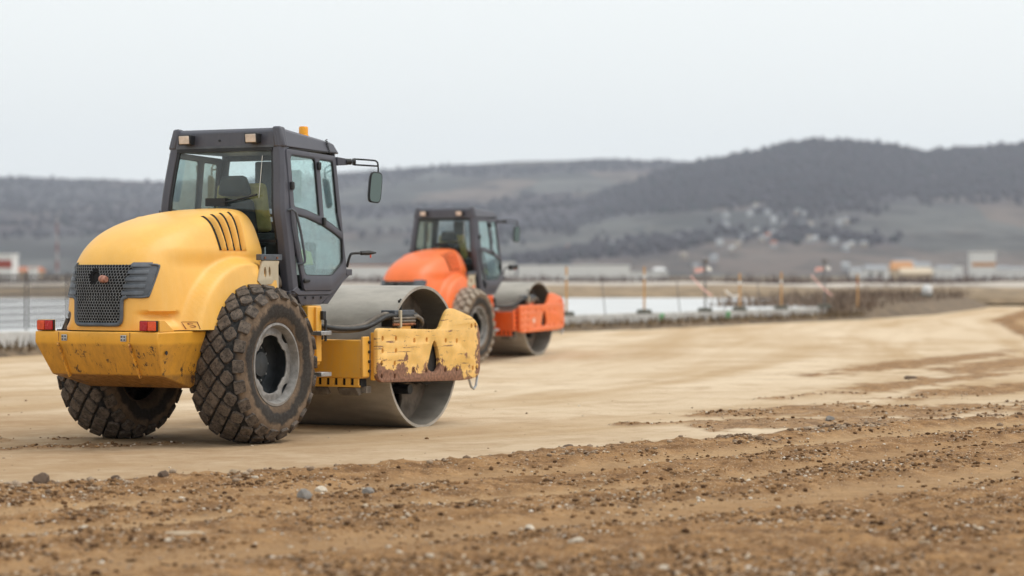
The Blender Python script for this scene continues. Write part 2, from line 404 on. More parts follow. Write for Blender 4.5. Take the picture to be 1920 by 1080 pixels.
def build_ground():
    ys = [-80, -40, -15, 0, 5, 8]; y = 9.
    while y < 9000:
        ys.append(y)
        y += .04 * (y / 13) ** 1.6 if y < 40 else (.3 * (y / 40) ** 1.3 if y < 200 else y * .08)
    tn = list(np.concatenate([[-6, -3, -1.5, -.9, -.6, -.45, -.38], np.linspace(-.33, .33, 400), [.38, .45, .6, .9, 1.5, 3, 6]]))
    Y, T = np.meshgrid(np.array(ys), np.array(tn), indexing='ij')
    X = T * np.maximum(Y, 10.)
    mk = ground_masks(X, Y); Z = ground_z(X, Y, mk)
    nr, nc = X.shape
    me = bpy.data.meshes.new('ground')
    co = np.stack([X, Y, Z], -1).reshape(-1, 3)
    idx = np.arange(nr * nc).reshape(nr, nc)
    f = np.stack([idx[:-1, :-1], idx[:-1, 1:], idx[1:, 1:], idx[1:, :-1]], -1).reshape(-1, 4)
    me.vertices.add(len(co)); me.vertices.foreach_set('co', co.ravel())
    me.loops.add(f.size); me.loops.foreach_set('vertex_index', f.ravel())
    me.polygons.add(len(f)); me.polygons.foreach_set('loop_start', np.arange(0, f.size, 4)); me.polygons.foreach_set('loop_total', np.full(len(f), 4))
    me.update(calc_edges=True)
    fd, fal = polydist(FAR, X, Y)
    road = sstep(-.3, .4, fd + (fbm(X * .3, Y * .3, 3) - .5) * 3)
    near_brown = sstep(31, 22, Y + X * 1.1 + 3 + (fbm(X * .5 + 7, Y * .5, 4) - .5) * 9)  # road colour turns browner towards the near left
    for nm, arr in (('rough', mk[2]), ('rut', mk[3]), ('edge_d', mk[0]), ('edge_s', mk[1]), ('road', road), ('near_brown', near_brown)):
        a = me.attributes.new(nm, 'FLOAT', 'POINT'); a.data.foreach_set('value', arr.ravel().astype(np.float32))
    me.polygons.foreach_set('use_smooth', [True] * len(me.polygons))
    m = NT('site_ground'); c = m.coord()
    rough, rut, ed, es, road = [m.attr(k) for k in ('rough', 'rut', 'edge_d', 'edge_s', 'road')]
    cv = m.n('CombineXYZ'); m.set(cv.inputs[0], m.math('MULTIPLY', es, .07)); m.set(cv.inputs[1], ed)
    streak = m.noise(cv.outputs[0], .75, 4, .5, .5); streak2 = m.noise(cv.outputs[0], 5.5, 4, .6)
    big = m.noise(c, .22, 4, .6); mid = m.noise(c, 2.6, 8, .72); fine = m.noise(c, 22, 7, .82); grit = m.noise(c, 90, 3, .8)
    sand = m.mix(m.ramp(m.math('ADD', m.math('MULTIPLY', streak, .55), m.math('MULTIPLY', big, .45)), .36, .64), (.50, .35, .205), (.71, .57, .41))
    sand = m.mix(m.math('MULTIPLY', m.ramp(streak2, .55, .78), .16), sand, (.44, .30, .17))
    sand = m.mix(m.math('MULTIPLY', m.ramp(mid, .5, .75), .30), sand, (.68, .55, .39))
    pat = m.noise(c, .9, 7, .7, .6); sand = m.mix(m.math('MULTIPLY', m.ramp(pat, .47, .68), .55), sand, (.42, .285, .165))
    pat2 = m.noise(c, 6.5, 6, .72); sand = m.mix(m.math('MULTIPLY', m.ramp(pat2, .52, .70), .45), sand, (.38, .25, .14))
    sand = m.mix(m.math('MULTIPLY', m.ramp(fine, .56, .72), .5), sand, (.33, .215, .12))
    sand = m.mix(m.math('MULTIPLY', m.ramp(grit, .6, .7), .55), sand, (.74, .62, .46))
    sand = m.mix(m.math('MULTIPLY', m.attr('near_brown'), m.ramp(mid, .25, .75, .75, .4)), sand, (.34, .205, .10))
    soil = m.mix(m.ramp(mid, .34, .66), (.17, .083, .033), (.42, .24, .108))
    soil = m.mix(m.math('MULTIPLY', m.ramp(fine, .48, .66), .75), soil, (.075, .042, .022))
    soil = m.mix(m.math('MULTIPLY', m.ramp(grit, .58, .68), .6), soil, (.66, .50, .33))
    pe = m.voro(c, 44); soil = m.mix(m.math('MULTIPLY', m.ramp(pe, .30, .22), m.ramp(m.noise(c, 9), .47, .56)), soil, (.60, .47, .33))
    track = m.mix(m.ramp(streak, .35, .7), (.40, .245, .122), (.58, .40, .225))
    soil = m.mix(m.math('MULTIPLY', rut, m.ramp(fine, .30, .6, .9, .5)), soil, track)
    col = m.mix(rough, sand, soil)
    field = m.mix(m.ramp(m.noise(c, .03, 5), .35, .65), (.20, .16, .11), (.30, .25, .18))
    col = m.mix(road, field, col)
    hgt = m.math('ADD', m.math('MULTIPLY', fine, .7), m.math('MULTIPLY', grit, .5))
    m.bsdf(col, .95, 0, m.bump(hgt, .7, .03), spec=.15)
    me.materials.append(m.m)
    return tag(link('ground', me), kind='structure')
build_ground()

# ------------------------------------------------------------------ gravel and loose stones
def rock(r, seed, flat=.6):
    g = np.random.default_rng(seed); bm = bmesh.new(); bmesh.ops.create_icosphere(bm, subdivisions=1, radius=1)
    for v in bm.verts: v.co = Vector((v.co.x * (1 + .35 * (g.random() - .5)), v.co.y * .8 * (1 + .35 * (g.random() - .5)), v.co.z * flat * (1 + .3 * (g.random() - .5)))) * r
    vs = [tuple(v.co) for v in bm.verts]; fs = [tuple(v.index for v in f.verts) for f in bm.faces]; bm.free()
    return np.array(vs), fs
def island_mat(name, a, b, rough=.9, c=None):
    m = NT(name); ri = m.n('NewGeometry').outputs['Random Per Island']
    col = m.mix(m.ramp(ri, 0, 1), a, b)
    if c is not None: col = m.mix(m.ramp(ri, .86, .9), col, c)
    col = m.mix(m.math('MULTIPLY', m.ramp(m.noise(m.coord(), 60, 4), .4, .7), .4), col, tuple(x * .5 for x in a))
    return m.bsdf(col, rough, spec=.2)
def tri_mesh(name, V, T):
    me = bpy.data.meshes.new(name); me.vertices.add(len(V)); me.vertices.foreach_set('co', V.ravel())
    me.loops.add(T.size); me.loops.foreach_set('vertex_index', T.ravel()); me.polygons.add(len(T))
    me.polygons.foreach_set('loop_start', np.arange(0, T.size, 3)); me.polygons.foreach_set('loop_total', np.full(len(T), 3)); me.update(calc_edges=True); return me
def scatter(name, n, rmin, rmax, power, mat, label, cat, edge_bias=False, seed=3):
    g = np.random.default_rng(seed); shapes = [rock(1, 50 + k, f) for k, f in enumerate((.5, .6, .75, .45, .65))]
    y = 9.5 + (34 - 9.5) * g.random(n * 4) ** 1.25; x = (g.random(n * 4) - .5) * .66 * y
    if edge_bias:
        k = g.integers(1, len(EDGE) - 3, n * 4); t = g.random(n * 4)
        p = EDGE[k] * (1 - t)[:, None] + EDGE[k + 1] * t[:, None]; x = p[:, 0] + g.normal(.12, .22, n * 4) + .1; y = p[:, 1] + g.normal(-.12, .22, n * 4)
    mk = ground_masks(x, y); dens = mk[2] * (1 - .75 * mk[3]) * (.10 + .90 * sstep(.44, .58, fbm(x * 1.1 + 3, y * 1.1, 4))) + .003
    keep = np.where(g.random(n * 4) < dens)[0][:n]; x, y = x[keep], y[keep]; z = ground_z(x, y, tuple(q[keep] for q in mk))
    r = rmin + (rmax - rmin) * g.random(len(x)) ** power
    V = []; Fc = []; o = 0; sh = g.integers(0, 5, len(x)); an = g.random(len(x)) * 6.28
    for k in range(5):
        vs, fs = shapes[k]; q = np.where(sh == k)[0]; ca, sa = np.cos(an[q])[:, None], np.sin(an[q])[:, None]; rr = r[q][:, None]
        px, py, pz = vs[:, 0][None] * rr, vs[:, 1][None] * rr, vs[:, 2][None] * rr
        V.append(np.stack([px * ca - py * sa + x[q][:, None], px * sa + py * ca + y[q][:, None], pz + z[q][:, None] + rr * .18], -1).reshape(-1, 3))
        Fc.append((np.array(fs)[None] + (np.arange(len(q)) * len(vs))[:, None, None] + o).reshape(-1, 3)); o += len(q) * len(vs)
    me = tri_mesh(name, np.concatenate(V), np.concatenate(Fc)); me.materials.append(mat)
    return tag(link(name, me), label, cat, kind='stuff')
scatter('gravel', 20000, .004, .021, 2.8, island_mat('gravel_stone', (.30, .21, .14), (.68, .56, .42), c=(.78, .70, .6)), 'fine pale gravel strewn through the loose brown soil', 'gravel', seed=3)
scatter('soil_clods', 34000, .005, .030, 3.4, island_mat('clod_soil', (.085, .043, .02), (.36, .21, .10)), 'crumbled brown soil clods on the loose ground', 'soil', seed=4)
scatter('edge_rubble', 1100, .008, .042, 2.6, island_mat('edge_rubble', (.16, .10, .06), (.42, .32, .23)), 'line of crumbs and pebbles along the rolled road edge', 'rubble', True, seed=5)
stone_mats = [simple('stone_tan', (.40, .30, .20), .9, bump=.5, scale=30), simple('stone_pale', (.58, .50, .40), .9, bump=.5, scale=30), simple('stone_dark', (.12, .08, .055), .9, bump=.5, scale=30), simple('stone_grey', (.23, .21, .19), .85, bump=.5, scale=30)]
def gpt(px, py):
    Y = FPX * HC / (py - 515); return (px - 960) / FPX * Y, Y
def stone_mesh(seed, r, flat, mat, lx=1.):
    g = np.random.default_rng(seed); bm = bmesh.new(); bmesh.ops.create_icosphere(bm, subdivisions=2, radius=1)
    pl = [(Vector(g.normal(size=3)).normalized(), .62 + .3 * g.random()) for _ in range(9)]
    for v in bm.verts:
        c = v.co.copy()
        for nrm, dd in pl:
            e = c.dot(nrm) - dd
            if e > 0: c -= nrm * e
        v.co = Vector((c.x * lx, c.y * .85, c.z * flat)) * r
    me = bpy.data.meshes.new('stone'); bm.to_mesh(me); bm.free(); me.materials.append(mat)
    me.polygons.foreach_set('use_smooth', [True] * len(me.polygons)); me.set_sharp_from_angle(angle=R(28)); return me
named = [((77, 912), .085, .85, 2, 1, 'round dark stone on the road edge at the far left'), ((305, 905), .055, .8, 2, 1, 'small dark stone on the road edge left of the near tyre'),
         ((571, 938), .065, .8, 3, 1, 'blue grey stone half sunk in the soil below the yellow roller'), ((690, 925), .05, .8, 3, 1, 'light grey stone in the loose soil right of the blue grey one'),
         ((340, 1003), .10, .22, 0, 1.6, 'long flat pale stone slab in the foreground soil'), ((602, 915), .055, .6, 1, 1.2, 'whitish angular stone in the soil behind the blue grey one'),
         ((994, 988), .04, .7, 1, 1, 'single white pebble in the foreground below the road centre'), ((1708, 711), .10, .5, 2, 1.4, 'dark clod lying alone on the pale road at right'),
         ((218, 905), .05, .8, 2, 1, 'small dark clod on the road edge near the left rear tyre'), ((1555, 788), .07, .7, 3, 1, 'dark grey stone on the loose soil patch at right'),
         ((440, 893), .045, .7, 0, 1.2, 'tan stone on the road edge under the near tyre'), ((1066, 847), .06, .6, 2, 1.3, 'flat dark clod on the road edge below the orange roller')]
for i, ((px, py), r, fl, mi, lx, lb) in enumerate(named):
    x, y = gpt(px, py); z = float(ground_z(np.array([x]), np.array([y]))[0])
    o = link('stone', stone_mesh(100 + i, r, fl, stone_mats[mi], lx), None, loc=(x, y, z + r * fl * .35)); o.rotation_euler = (0, 0, random.random() * 6)
    tag(o, lb, 'stone')
smesh = [stone_mesh(200 + k, 1, .4 + .1 * k, stone_mats[k % 2], 1 + .15 * k) for k in range(6)]
k = 0
while k < 44:
    px, py = random.uniform(-10, 1930), random.uniform(830, 1075); x, y = gpt(px, py)
    mk = ground_masks(np.array([x]), np.array([y]))
    if mk[2][0] < .8: continue
    r = random.uniform(.016, .033); z = float(ground_z(np.array([x]), np.array([y]), mk)[0])
    o = link('stone', smesh[k % 6], None, loc=(x, y, z + r * .12)); o.scale = (r, r, r); o.rotation_euler = (random.uniform(-.3, .3), random.uniform(-.3, .3), random.random() * 6)
    tag(o, 'small pale loose stone scattered in the brown foreground soil', 'stone', 'small loose stones in the foreground soil'); k += 1

# ------------------------------------------------------------------ hills, woods
def hill(name, prof, y0, yr, amp, thresh, seed, behind=1500):
    """prof: (pixel column, pixel row of the crest); the slope climbs from y0 to the crest at yr"""
    pc = np.array([p[0] for p in prof], float); pr = np.array([p[1] for p in prof], float)
    cols = np.concatenate([np.linspace(-5200, -950, 50), np.linspace(-900, 2800, 330), np.linspace(2850, 7200, 50)]); rows = np.concatenate([np.linspace(0, 1, 90), 1 + np.linspace(.02, .5, 10)])
    C, T = np.meshgrid(cols, rows); Y = y0 + (yr - y0) * T; X = (C - 960) / FPX * Y
    ridge = (515 - np.interp(C, pc, pr)) / FPX * yr
    g = np.where(T <= 1, T ** 1.35, 1 - (T - 1) * 1.2)
    Z = ridge * g + (fbm(X / 420 + seed, Y / 420, 4) - .5) * amp * np.sin(np.pi * np.clip(T, 0, 1)) + (fbm(X / 90 + seed, Y / 300, 3) - .5) * amp * .15 * np.clip(T * 3, 0, 1) * (T <= 1)
    Z = Z - 4
    el = ridge * g
    nr, nc = X.shape; idx = np.arange(nr * nc).reshape(nr, nc)
    f = np.stack([idx[:-1, :-1], idx[:-1, 1:], idx[1:, 1:], idx[1:, :-1]], -1).reshape(-1, 4)
    me = bpy.data.meshes.new(name); me.from_pydata(np.stack([X, Y, Z], -1).reshape(-1, 3), [], f.tolist())
    wood = thresh(C, (515 - np.interp(C, pc, pr)) * g * yr / Y, fbm(X / 330 + seed, Y / 800 + 3, 4))
    a = me.attributes.new('wood', 'FLOAT', 'POINT'); a.data.foreach_set('value', wood.ravel().astype(np.float32))
    me.polygons.foreach_set('use_smooth', [True] * len(me.polygons))
    return me, (X, Y, Z, wood, T)
hm = NT('hillside'); c = hm.coord(scale=(1 / 210, 1 / 520, 1 / 210)); w = hm.attr('wood')
cell = hm.voro(c, 1.0, out='Color'); sx = hm.sep(cell)
fld = hm.mix(hm.ramp(sx[0], .1, .9), (.085, .09, .093), (.150, .150, .146))
fld = hm.mix(hm.math('MULTIPLY', hm.ramp(sx[1], .6, .7), .8), fld, (.18, .145, .13))
fld = hm.mix(hm.ramp(hm.noise(c, 2.2, 5, .6), .53, .66), fld, (.07, .066, .07))
c3 = hm.coord(scale=(1 / 160, 1 / 900, 1 / 26)); fld = hm.mix(hm.math('MULTIPLY', hm.ramp(hm.noise(c3, 1.3, 6, .65), .45, .62), .75), fld, (.072, .07, .072))
fld = hm.mix(hm.math('MULTIPLY', hm.ramp(hm.noise(c3, .8, 4, .6, 2.), .55, .68), .6), fld, (.19, .18, .165))
wd = hm.mix(hm.ramp(hm.noise(c, 3.1, 6, .65), .35, .65), (.048, .045, .062), (.080, .073, .092))
hm.bsdf(hm.mix(w, fld, wd), 1.0, spec=0.)
far_prof = [(-900, 345), (0, 327), (150, 331), (300, 336), (420, 335), (560, 326), (700, 315), (800, 308), (900, 302), (1000, 298), (1100, 295), (1250, 297), (1400, 305), (2800, 330)]
near_prof = [(-900, 505), (500, 500), (640, 492), (760, 470), (860, 440), (960, 412), (1050, 384), (1150, 350), (1250, 312), (1320, 296), (1400, 281), (1460, 268), (1510, 259), (1570, 257), (1640, 262), (1700, 272), (1745, 280), (1790, 273), (1860, 268), (1920, 265), (2200, 262), (2800, 290)]
me_f, ff = hill('far_hill', far_prof, 2500, 6800, 60, lambda C, p, n: np.maximum(sstep(.50, .64, n) * sstep(40, 90, p) * .7, np.where(C < 500, .55, 0) * sstep(80, 130, p)), 3.)
me_n, fn_ = hill('near_hill', near_prof, 2300, 5200, 46, lambda C, p, n: np.maximum(sstep(95, 150, p + (n - .5) * 170), sstep(.56, .68, n) * .8), 11.)
for me_, nm in ((me_f, 'far_hill'), (me_n, 'near_hill')):
    me_.materials.append(hm.m); tag(link(nm, me_), kind='structure')
def woods(name, fld, n, label, seed):
    X, Y, Z, wd, T = fld; g = np.random.default_rng(seed); V = []; Fc = []; o = 0
    i = g.integers(0, X.shape[0] - 12, n * 6); j = g.integers(85, X.shape[1] - 85, n * 6)
    ok = np.where(g.random(n * 6) < wd[i, j] ** 2)[0][:n]; shapes = [rock(1, 90 + k, 1.0) for k in range(3)]
    for q in ok:
        a, b = g.random(2); ii, jj = i[q], j[q]
        P = [(A[ii, jj] * (1 - a) + A[ii + 1, jj] * a) * (1 - b) + (A[ii, jj + 1] * (1 - a) + A[ii + 1, jj + 1] * a) * b for A in (X, Y, Z)]
        r = 3 + 3.5 * g.random(); vs, fs = shapes[g.integers(3)]
        V.append(vs * np.array([r, r, r * 1.25]) + np.array(P) + np.array([0, 0, r * .7])); Fc += [(f[0] + o, f[1] + o, f[2] + o) for f in fs]; o += len(vs)
    me = bpy.data.meshes.new(name); me.from_pydata(np.concatenate(V), [], Fc)
    me.materials.append(M_wood); return tag(link(name, me), label, 'woodland', kind='stuff')
M_wood = island_mat('bare_woodland', (.054, .050, .066), (.072, .066, .082), c=(.05, .058, .068))
woods('woodland', fn_, 9000, 'bare grey woods covering the higher hill at right', 21)
woods('woodland', ff, 5000, 'patches of bare woods on the long far ridge', 22)
def hill_at(fld, px, row):
    """the point of a hillside that lies at this bearing and height angle"""
    X, Y, Z, wd, T = fld; C = 960 + FPX * X / Y; Rw = 515 - FPX * (Z - HC) / Y
    d = np.where(T <= 1, np.hypot(C - px, (Rw - row) * 2), 1e9); k = np.unravel_index(np.argmin(d), d.shape)
    return float(X[k]), float(Y[k]), float(Z[k])
# ------------------------------------------------------------------ road roller
TYR, TYZ, TYY = .785, .785, .79
def tyre_profile(n=60):
    p = [(-.20, .385), (-.265, .41), (-.298, .47), (-.312, .55), (-.302, .625), (-.268, .69), (-.20, .732), (-.11, .752), (0, .758)]
    q = spline([(a, b, 0) for a, b in p + [(-a, b) for a, b in reversed(p[:-1])]], 5)
    return [(v.x, v.y) for v in q]
TP = tyre_profile()
_d = np.array([p[0] for p in TP]); _r = np.array([p[1] - .010 for p in TP])
_s = np.concatenate([[0], np.cumsum(np.hypot(np.diff(_d), np.diff(_r)))]); _s -= _s[-1] / 2
def tyre_at(s, h):
    d = np.interp(s, _s, _d); r = np.interp(s, _s, _r); e = 1e-3
    td = np.interp(s + e, _s, _d) - np.interp(s - e, _s, _d); tr = np.interp(s + e, _s, _r) - np.interp(s - e, _s, _r)
    L = math.hypot(td, tr) or 1; return d - tr / L * h, r + td / L * h
NL = 22
def lug_mesh(s0, p, ha, hb, mat):
    """one tread block centred at arc position s0, pointing along +Z of the wheel"""
    mb = MB(); rings = []
    e = .10 if p < 1.5 else .20; w = 1 - e
    if p < 2: out = [(w, -e), (w, e), (e, w), (-e, w), (-w, e), (-w, -e), (-e, -w), (e, -w)]
    else: k = .8; out = [(1, -k), (1, k), (k, 1), (-k, 1), (-1, k), (-1, -k), (-k, -1), (k, -1)]
    N = 8
    for h, sc in ((-.004, 1.10), (.033, 1.0), (.038, .93)):
        rg = []
        for cu, cv in out:
            u = cu * ha * sc; v = cv * hb * sc
            d, r = tyre_at(s0 + v, h); ph = u / .76
            rg.append((r * math.sin(ph), d, r * math.cos(ph)))
        rings.append(rg)
    mb.loft(rings, caps=False); o = len(mb.v); mb.f.append(tuple(range(o - N, o)))
    return mb.mesh('tread_lug', mat, 22)
LUG_ROWS = [(-.285, 2.8, .066, .048, .5), (-.182, 1.7, .088, .070, 0), (-.090, 1.35, .091, .075, .5), (0, 1.35, .091, .075, 0), (.090, 1.35, .091, .075, .5), (.182, 1.7, .088, .070, 0), (.285, 2.8, .066, .048, .5)]

HOODC = [(-1.435, 1.135, .745), (-1.44, 1.3, .715), (-1.435, 1.5, .685), (-1.415, 1.67, .655), (-1.375, 1.79, .625), (-1.275, 1.92, .585), (-1.09, 2.045, .54), (-.83, 2.145, .495), (-.50, 2.225, .44), (-.15, 2.28, .375), (.15, 2.312, .30), (.38, 2.328, .18), (.449, 2.333, .03)]
_hs = spline(HOODC, 10); _hx = np.array([v.x for v in _hs]); _hz = np.array([v.y for v in _hs]); _hw = np.array([v.z for v in _hs])
HXF, HP, HQ = .45, 4.0, 3.0
def hood_side_y(x, z):
    xr = np.interp(z, _hz, _hx); w = np.interp(z, _hz, _hw)
    t = np.clip((HXF - x) / (HXF - xr), 0, 1); return w * (1 - t ** HP) ** (1 / HQ)
def hood_rear_x(y, z):
    xr = np.interp(z, _hz, _hx); w = np.interp(z, _hz, _hw)
    return HXF - (HXF - xr) * np.clip(1 - min(1, abs(y) / w) ** HQ, 0, 1) ** (1 / HP)
def bulge(x, z):
    r = math.hypot(x, z - .785); return .155 * float(sstep(1.06, .97, r)) * float(sstep(1.10, 1.2, z + .1)) - .055 * float(sstep(-1.25, -.75, x)) * float(sstep(1.93, 1.72, z))
def scoop(x, y, z): return .075 * float(sstep(1.31, 1.295, z)) * float(sstep(1.15, 1.29, z)) * float(sstep(-1.42, -1.22, x)) * float(sstep(-.96, -1.03, x))

def make_roller(label, loc, rot, P, detail=True):
    root = thing('road_roller', label, 'road roller', loc, rot, 'road rollers working the dirt road')
    mk = lambda: MB()
    # ---- tyres and rims
    tyre_me = MB().lathe([(r, d) for d, r in TP], (0, 0, 0), 72).mesh('tyre', P['tyre'], 60)
    lugs = [(lug_mesh(s, p, a, b, P['lug']), off) for s, p, a, b, off in LUG_ROWS]
    count = 0; spare = MB()
    def lug_positions():
        for i in range(NL):
            for me, off in lugs: yield me, 2 * math.pi * (i + off) / NL
    wheels = []
    for side in (-1, 1):
        t = link('tyre', tyre_me, root, loc=(0, side * TYY, TYZ)); wheels.append(t)
        # lugs that show as parts of their own, the rest of the far tyre as one mass
        rest = MB()
        for me, a in lug_positions():
            zc = math.cos(a); xc = math.sin(a)
            shown = side == -1 and (xc < .8) or (side == 1 and detail and xc < .25 and zc < .05)
            if shown and count < 300:
                o = link('tread_lug', me, t); o.rotation_euler = (0, a, 0); count += 1
            else:
                Rm = Matrix.Rotation(a, 4, 'Y'); rest.add([Rm @ v.co for v in me.vertices], [tuple(p.vertices) for p in me.polygons])
        if rest.v: tag(rest.build('tread_lugs', P['lug'], t, 50), kind='stuff')
        sg = -1 if side == -1 else 1
        r_ = MB().lathe([(.392, .225 * sg), (.405, .262 * sg), (.398, .27 * sg), (.384, .262 * sg), (.372, .225 * sg), (.362, .18 * sg), (.355, .06 * sg), (.352, .04 * sg)], (0, 0, 0), 64)
        r_.lathe([(.352, .04 * sg), (.25, .0), (.235, -.03 * sg), (.205, -.035 * sg), (.20, .03 * sg), (.13, .05 * sg), (.12, .09 * sg), (.0, .095 * sg)], (0, 0, 0), 48)
        rim = r_.build('rim', P['rim_in'], t, 40)
        ring_o = []; ring_i = []
        for j in range(120):
            a = 2 * math.pi * j / 120; q = [abs((a - math.pi / 4 - k * math.pi / 2 + math.pi) % (2 * math.pi) - math.pi) for k in range(4)]; e = min(q)
            no = .045 * max(0, 1 - (e / .20) ** 2) ** .5 if e < .20 else 0
            ni = .028 * float(sstep(.34, .18, np.array(e)))
            ring_o.append(((.361 - no) * math.cos(a), (.361 - no) * math.sin(a))); ring_i.append(((.288 - ni) * math.cos(a), (.288 - ni) * math.sin(a)))
        me = finish(plate(ring_o, [ring_i], .016, .003), 'rim_ring', M['rim'], lambda x, y, z: (x, sg * .195 + z, y))
        link('rim_ring', me, t)
        lp = MB().lathe([(.408, .262 * sg), (.408, .274 * sg), (.385, .277 * sg), (.366, .235 * sg), (.360, .20 * sg), (.372, .20 * sg), (.39, .25 * sg), (.408, .262 * sg)], (0, 0, 0), 64); lp.build('rim_lip', M['rim'], t, 40)
        if side == -1:
            for k in range(10):
                a = 2 * math.pi * k / 10; MB().cyl((.168 * math.cos(a), .03 * sg, .168 * math.sin(a)), (.168 * math.cos(a), .06 * sg, .168 * math.sin(a)), .011, 6).build('wheel_bolt', M['steel'], t)
    # ---- drum
    dr = MB().lathe([(.738, -1.05), (.770, -1.05), (.772, -1.03), (.772, 1.03), (.770, 1.05), (.738, 1.05), (.738, .5), (.738, -.5), (.738, -1.05)], (0, 0, 0), 128).build('drum', M['drum'], root, 30, loc=(2.92, 0, .772))
    for side in (-1, 1):
        holes = []
        for k in range(5):
            a = math.pi / 2 + .55 + 2 * math.pi * k / 5; cx, cy = .46 * math.cos(a), .46 * math.sin(a)
            holes.append([(cx + .15 * math.cos(b), cy + .15 * math.sin(b)) for b in [2 * math.pi * j / 20 for j in range(20)]])
        me = finish(plate([(.737 * math.cos(b), .737 * math.sin(b)) for b in [2 * math.pi * j / 72 for j in range(72)]], holes, .03), 'drum_head', M['drum_in'], lambda x, y, z: (x, side * .70 + z, y))
        link('drum_head', me, dr)
        hb = MB().lathe([(.0, side * .70), (.30, side * .70), (.30, side * .80), (.22, side * .83), (.22, side * 1.0), (.0, side * 1.0)], (0, 0, 0), 32); hb.build('drum_hub', M['under'], dr)
        MB().lathe([(.736, side * .1), (0.01, side * .1)], (0, 0, 0), 32).build('drum_bulkhead', M['void'], dr)
        for k in range(6):
            a = .3 + 2 * math.pi * k / 6; MB().cyl((.36 * math.cos(a), side * .73, .36 * math.sin(a)), (.36 * math.cos(a), side * .93, .36 * math.sin(a)), .055, 14).build('rubber_mount', M['black'], dr)
    # ---- front frame
    fr = MB().span((1.60, -1.06, .585), (1.76, 1.06, .985)).build('rear_cross_member', P['paint'], root, bevel=.012)
    MB().span((3.80, -1.09, .56), (3.95, 1.09, 1.0)).build('front_cross_member', P['paint'], root, bevel=.012)
    for side in (-1, 1):
        MB().span((1.765, side * 1.07, .56), (1.83, side * 1.115, 1.06)).build('frame_flange', P['paint'], root, bevel=.008)
        MB().span((1.585, side * 1.063, .60), (1.72, side * 1.09, 1.02)).build('frame_flange', P['paint'], root, bevel=.008)
        outer = [(1.76, 1.08), (1.80, 1.10), (3.0, 1.06), (3.09, 1.065), (3.24, 1.25), (3.31, 1.285), (3.40, 1.282), (3.57, 1.245), (3.80, 1.19), (3.92, 1.13), (3.99, 1.03), (4.0, .6), (3.95, .53), (3.80, .508), (3.57, .50), (1.83, .545), (1.76, .60)]
        hole = [(2.955, .965), (2.90, .90), (2.86, .81), (2.80, .68), (2.825, .63), (2.91, .602), (3.03, .605), (3.085, .66), (3.085, .74), (3.06, .83), (3.01, .92)]
        slots = [(200, 445), (342, 445), (540, 470), (677, 465), (893, 475), (1020, 480), (200, 580), (342, 580), (190, 715), (328, 720), (190, 855), (328, 860), (530, 805), (672, 810), (885, 810), (1020, 805), (1225, 800), (1270, 795), (1210, 310), (1255, 300)]
        hs = [rounded(hole, .05, 3)]
        for a, b in slots:
            X = 1.76 + (a - 150) / 1145 * 2.24; Z = 1.09 - (b - 335) / 580 * .555 - (X - 1.76) * .018 + .012
            if X > 3.78: X -= .03
            hs.append([(X + .030 * math.cos(t), Z + .036 * math.sin(t)) for t in [2 * math.pi * j / 10 for j in range(10)]])
        me = finish(plate(rounded(outer, [.05, .05, .05, .05, .04, .04, .06, .06, .05, .05, .06, .06, .05, .05, .05, .05, .05], 4), hs, .05, .007), 'side_plate', P['plate'], lambda x, y, z: (x, side * 1.142 + z, y))
        sp = link('side_plate', me, root)
        # paint-filled bottoms of the bolt pockets
        pk = MB()
        for q in hs[1:]:
            cx = sum(p[0] for p in q) / 10; cz = sum(p[1] for p in q) / 10
            pk.box((cx, side * 1.118, cz), (.075, .012, .075))
        pk.build('bolt_pockets', P['paint'], sp); tag(bpy.data.objects[sp.name].children[0], kind='stuff')
        # carrier between plate and drum seen through the opening
        MB().span((2.60, side * 1.0, .55), (3.3, side * 1.09, .62)).build('carrier_arm', M['under'], root)
        MB().lathe([(0.01, side * 1.06), (.30, side * 1.06), (.30, side * 1.10), (.01, side * 1.10)], (2.92, 0, .772), 32).build('drum_carrier', M['under'], root)
        # lifting eye under the front corner
        MB().tube([(3.78, side * 1.14, .51), (3.84, side * 1.14, .41), (3.90, side * 1.14, .385), (3.95, side * 1.14, .42), (3.985, side * 1.14, .53)], .014, 8).build('lifting_eye', M['steel'], root)
        for k in range(4):
            z = .66 + k * .1; MB().cyl((1.70, side * 1.09, z), (1.70, side * 1.108, z), .017, 6).build('bolt', M['under'], root)
    # scraper comb
    sb = MB().span((1.585, -1.05, .495), (1.60, 1.05, .515)).build('scraper_bar', P['paint'], root)
    for k in range(22):
        y = -1.03 + k * .098; MB().span((1.583, y, .512), (1.612, y + .052, .585)).build('scraper_tooth', P['paint'], sb)
    MB().span((1.62, -1.04, .50), (1.74, 1.04, .582)).build('scraper_backing', M['void'], sb)
    for y in (-1.0, -.62, -.18, .25):
        MB().hexa([(1.60, y, .485), (1.66, y, .40), (1.66, y + .24, .40), (1.60, y + .24, .485), (1.66, y, .50), (1.74, y, .42), (1.74, y + .24, .42), (1.66, y + .24, .50)]).build('scraper_blade', M['hose_dusty'], root, bevel=.01)
    MB().span((1.70, -1.06, .43), (1.80, -.84, .50)).build('scraper_end', M['hose_dusty'], root)
    # ---- rear chassis
    MB().span((-1.0, -.42, .64), (.95, .42, 1.13)).build('chassis', M['under'], root, bevel=.03)
    MB().cyl((0, -.72, TYZ), (0, .72, TYZ), .17, 20).build('rear_axle', M['under'], root)
    MB().span((.95, -.28, .55), (1.62, .28, .92)).build('articulation_joint', M['under'], root, bevel=.03)
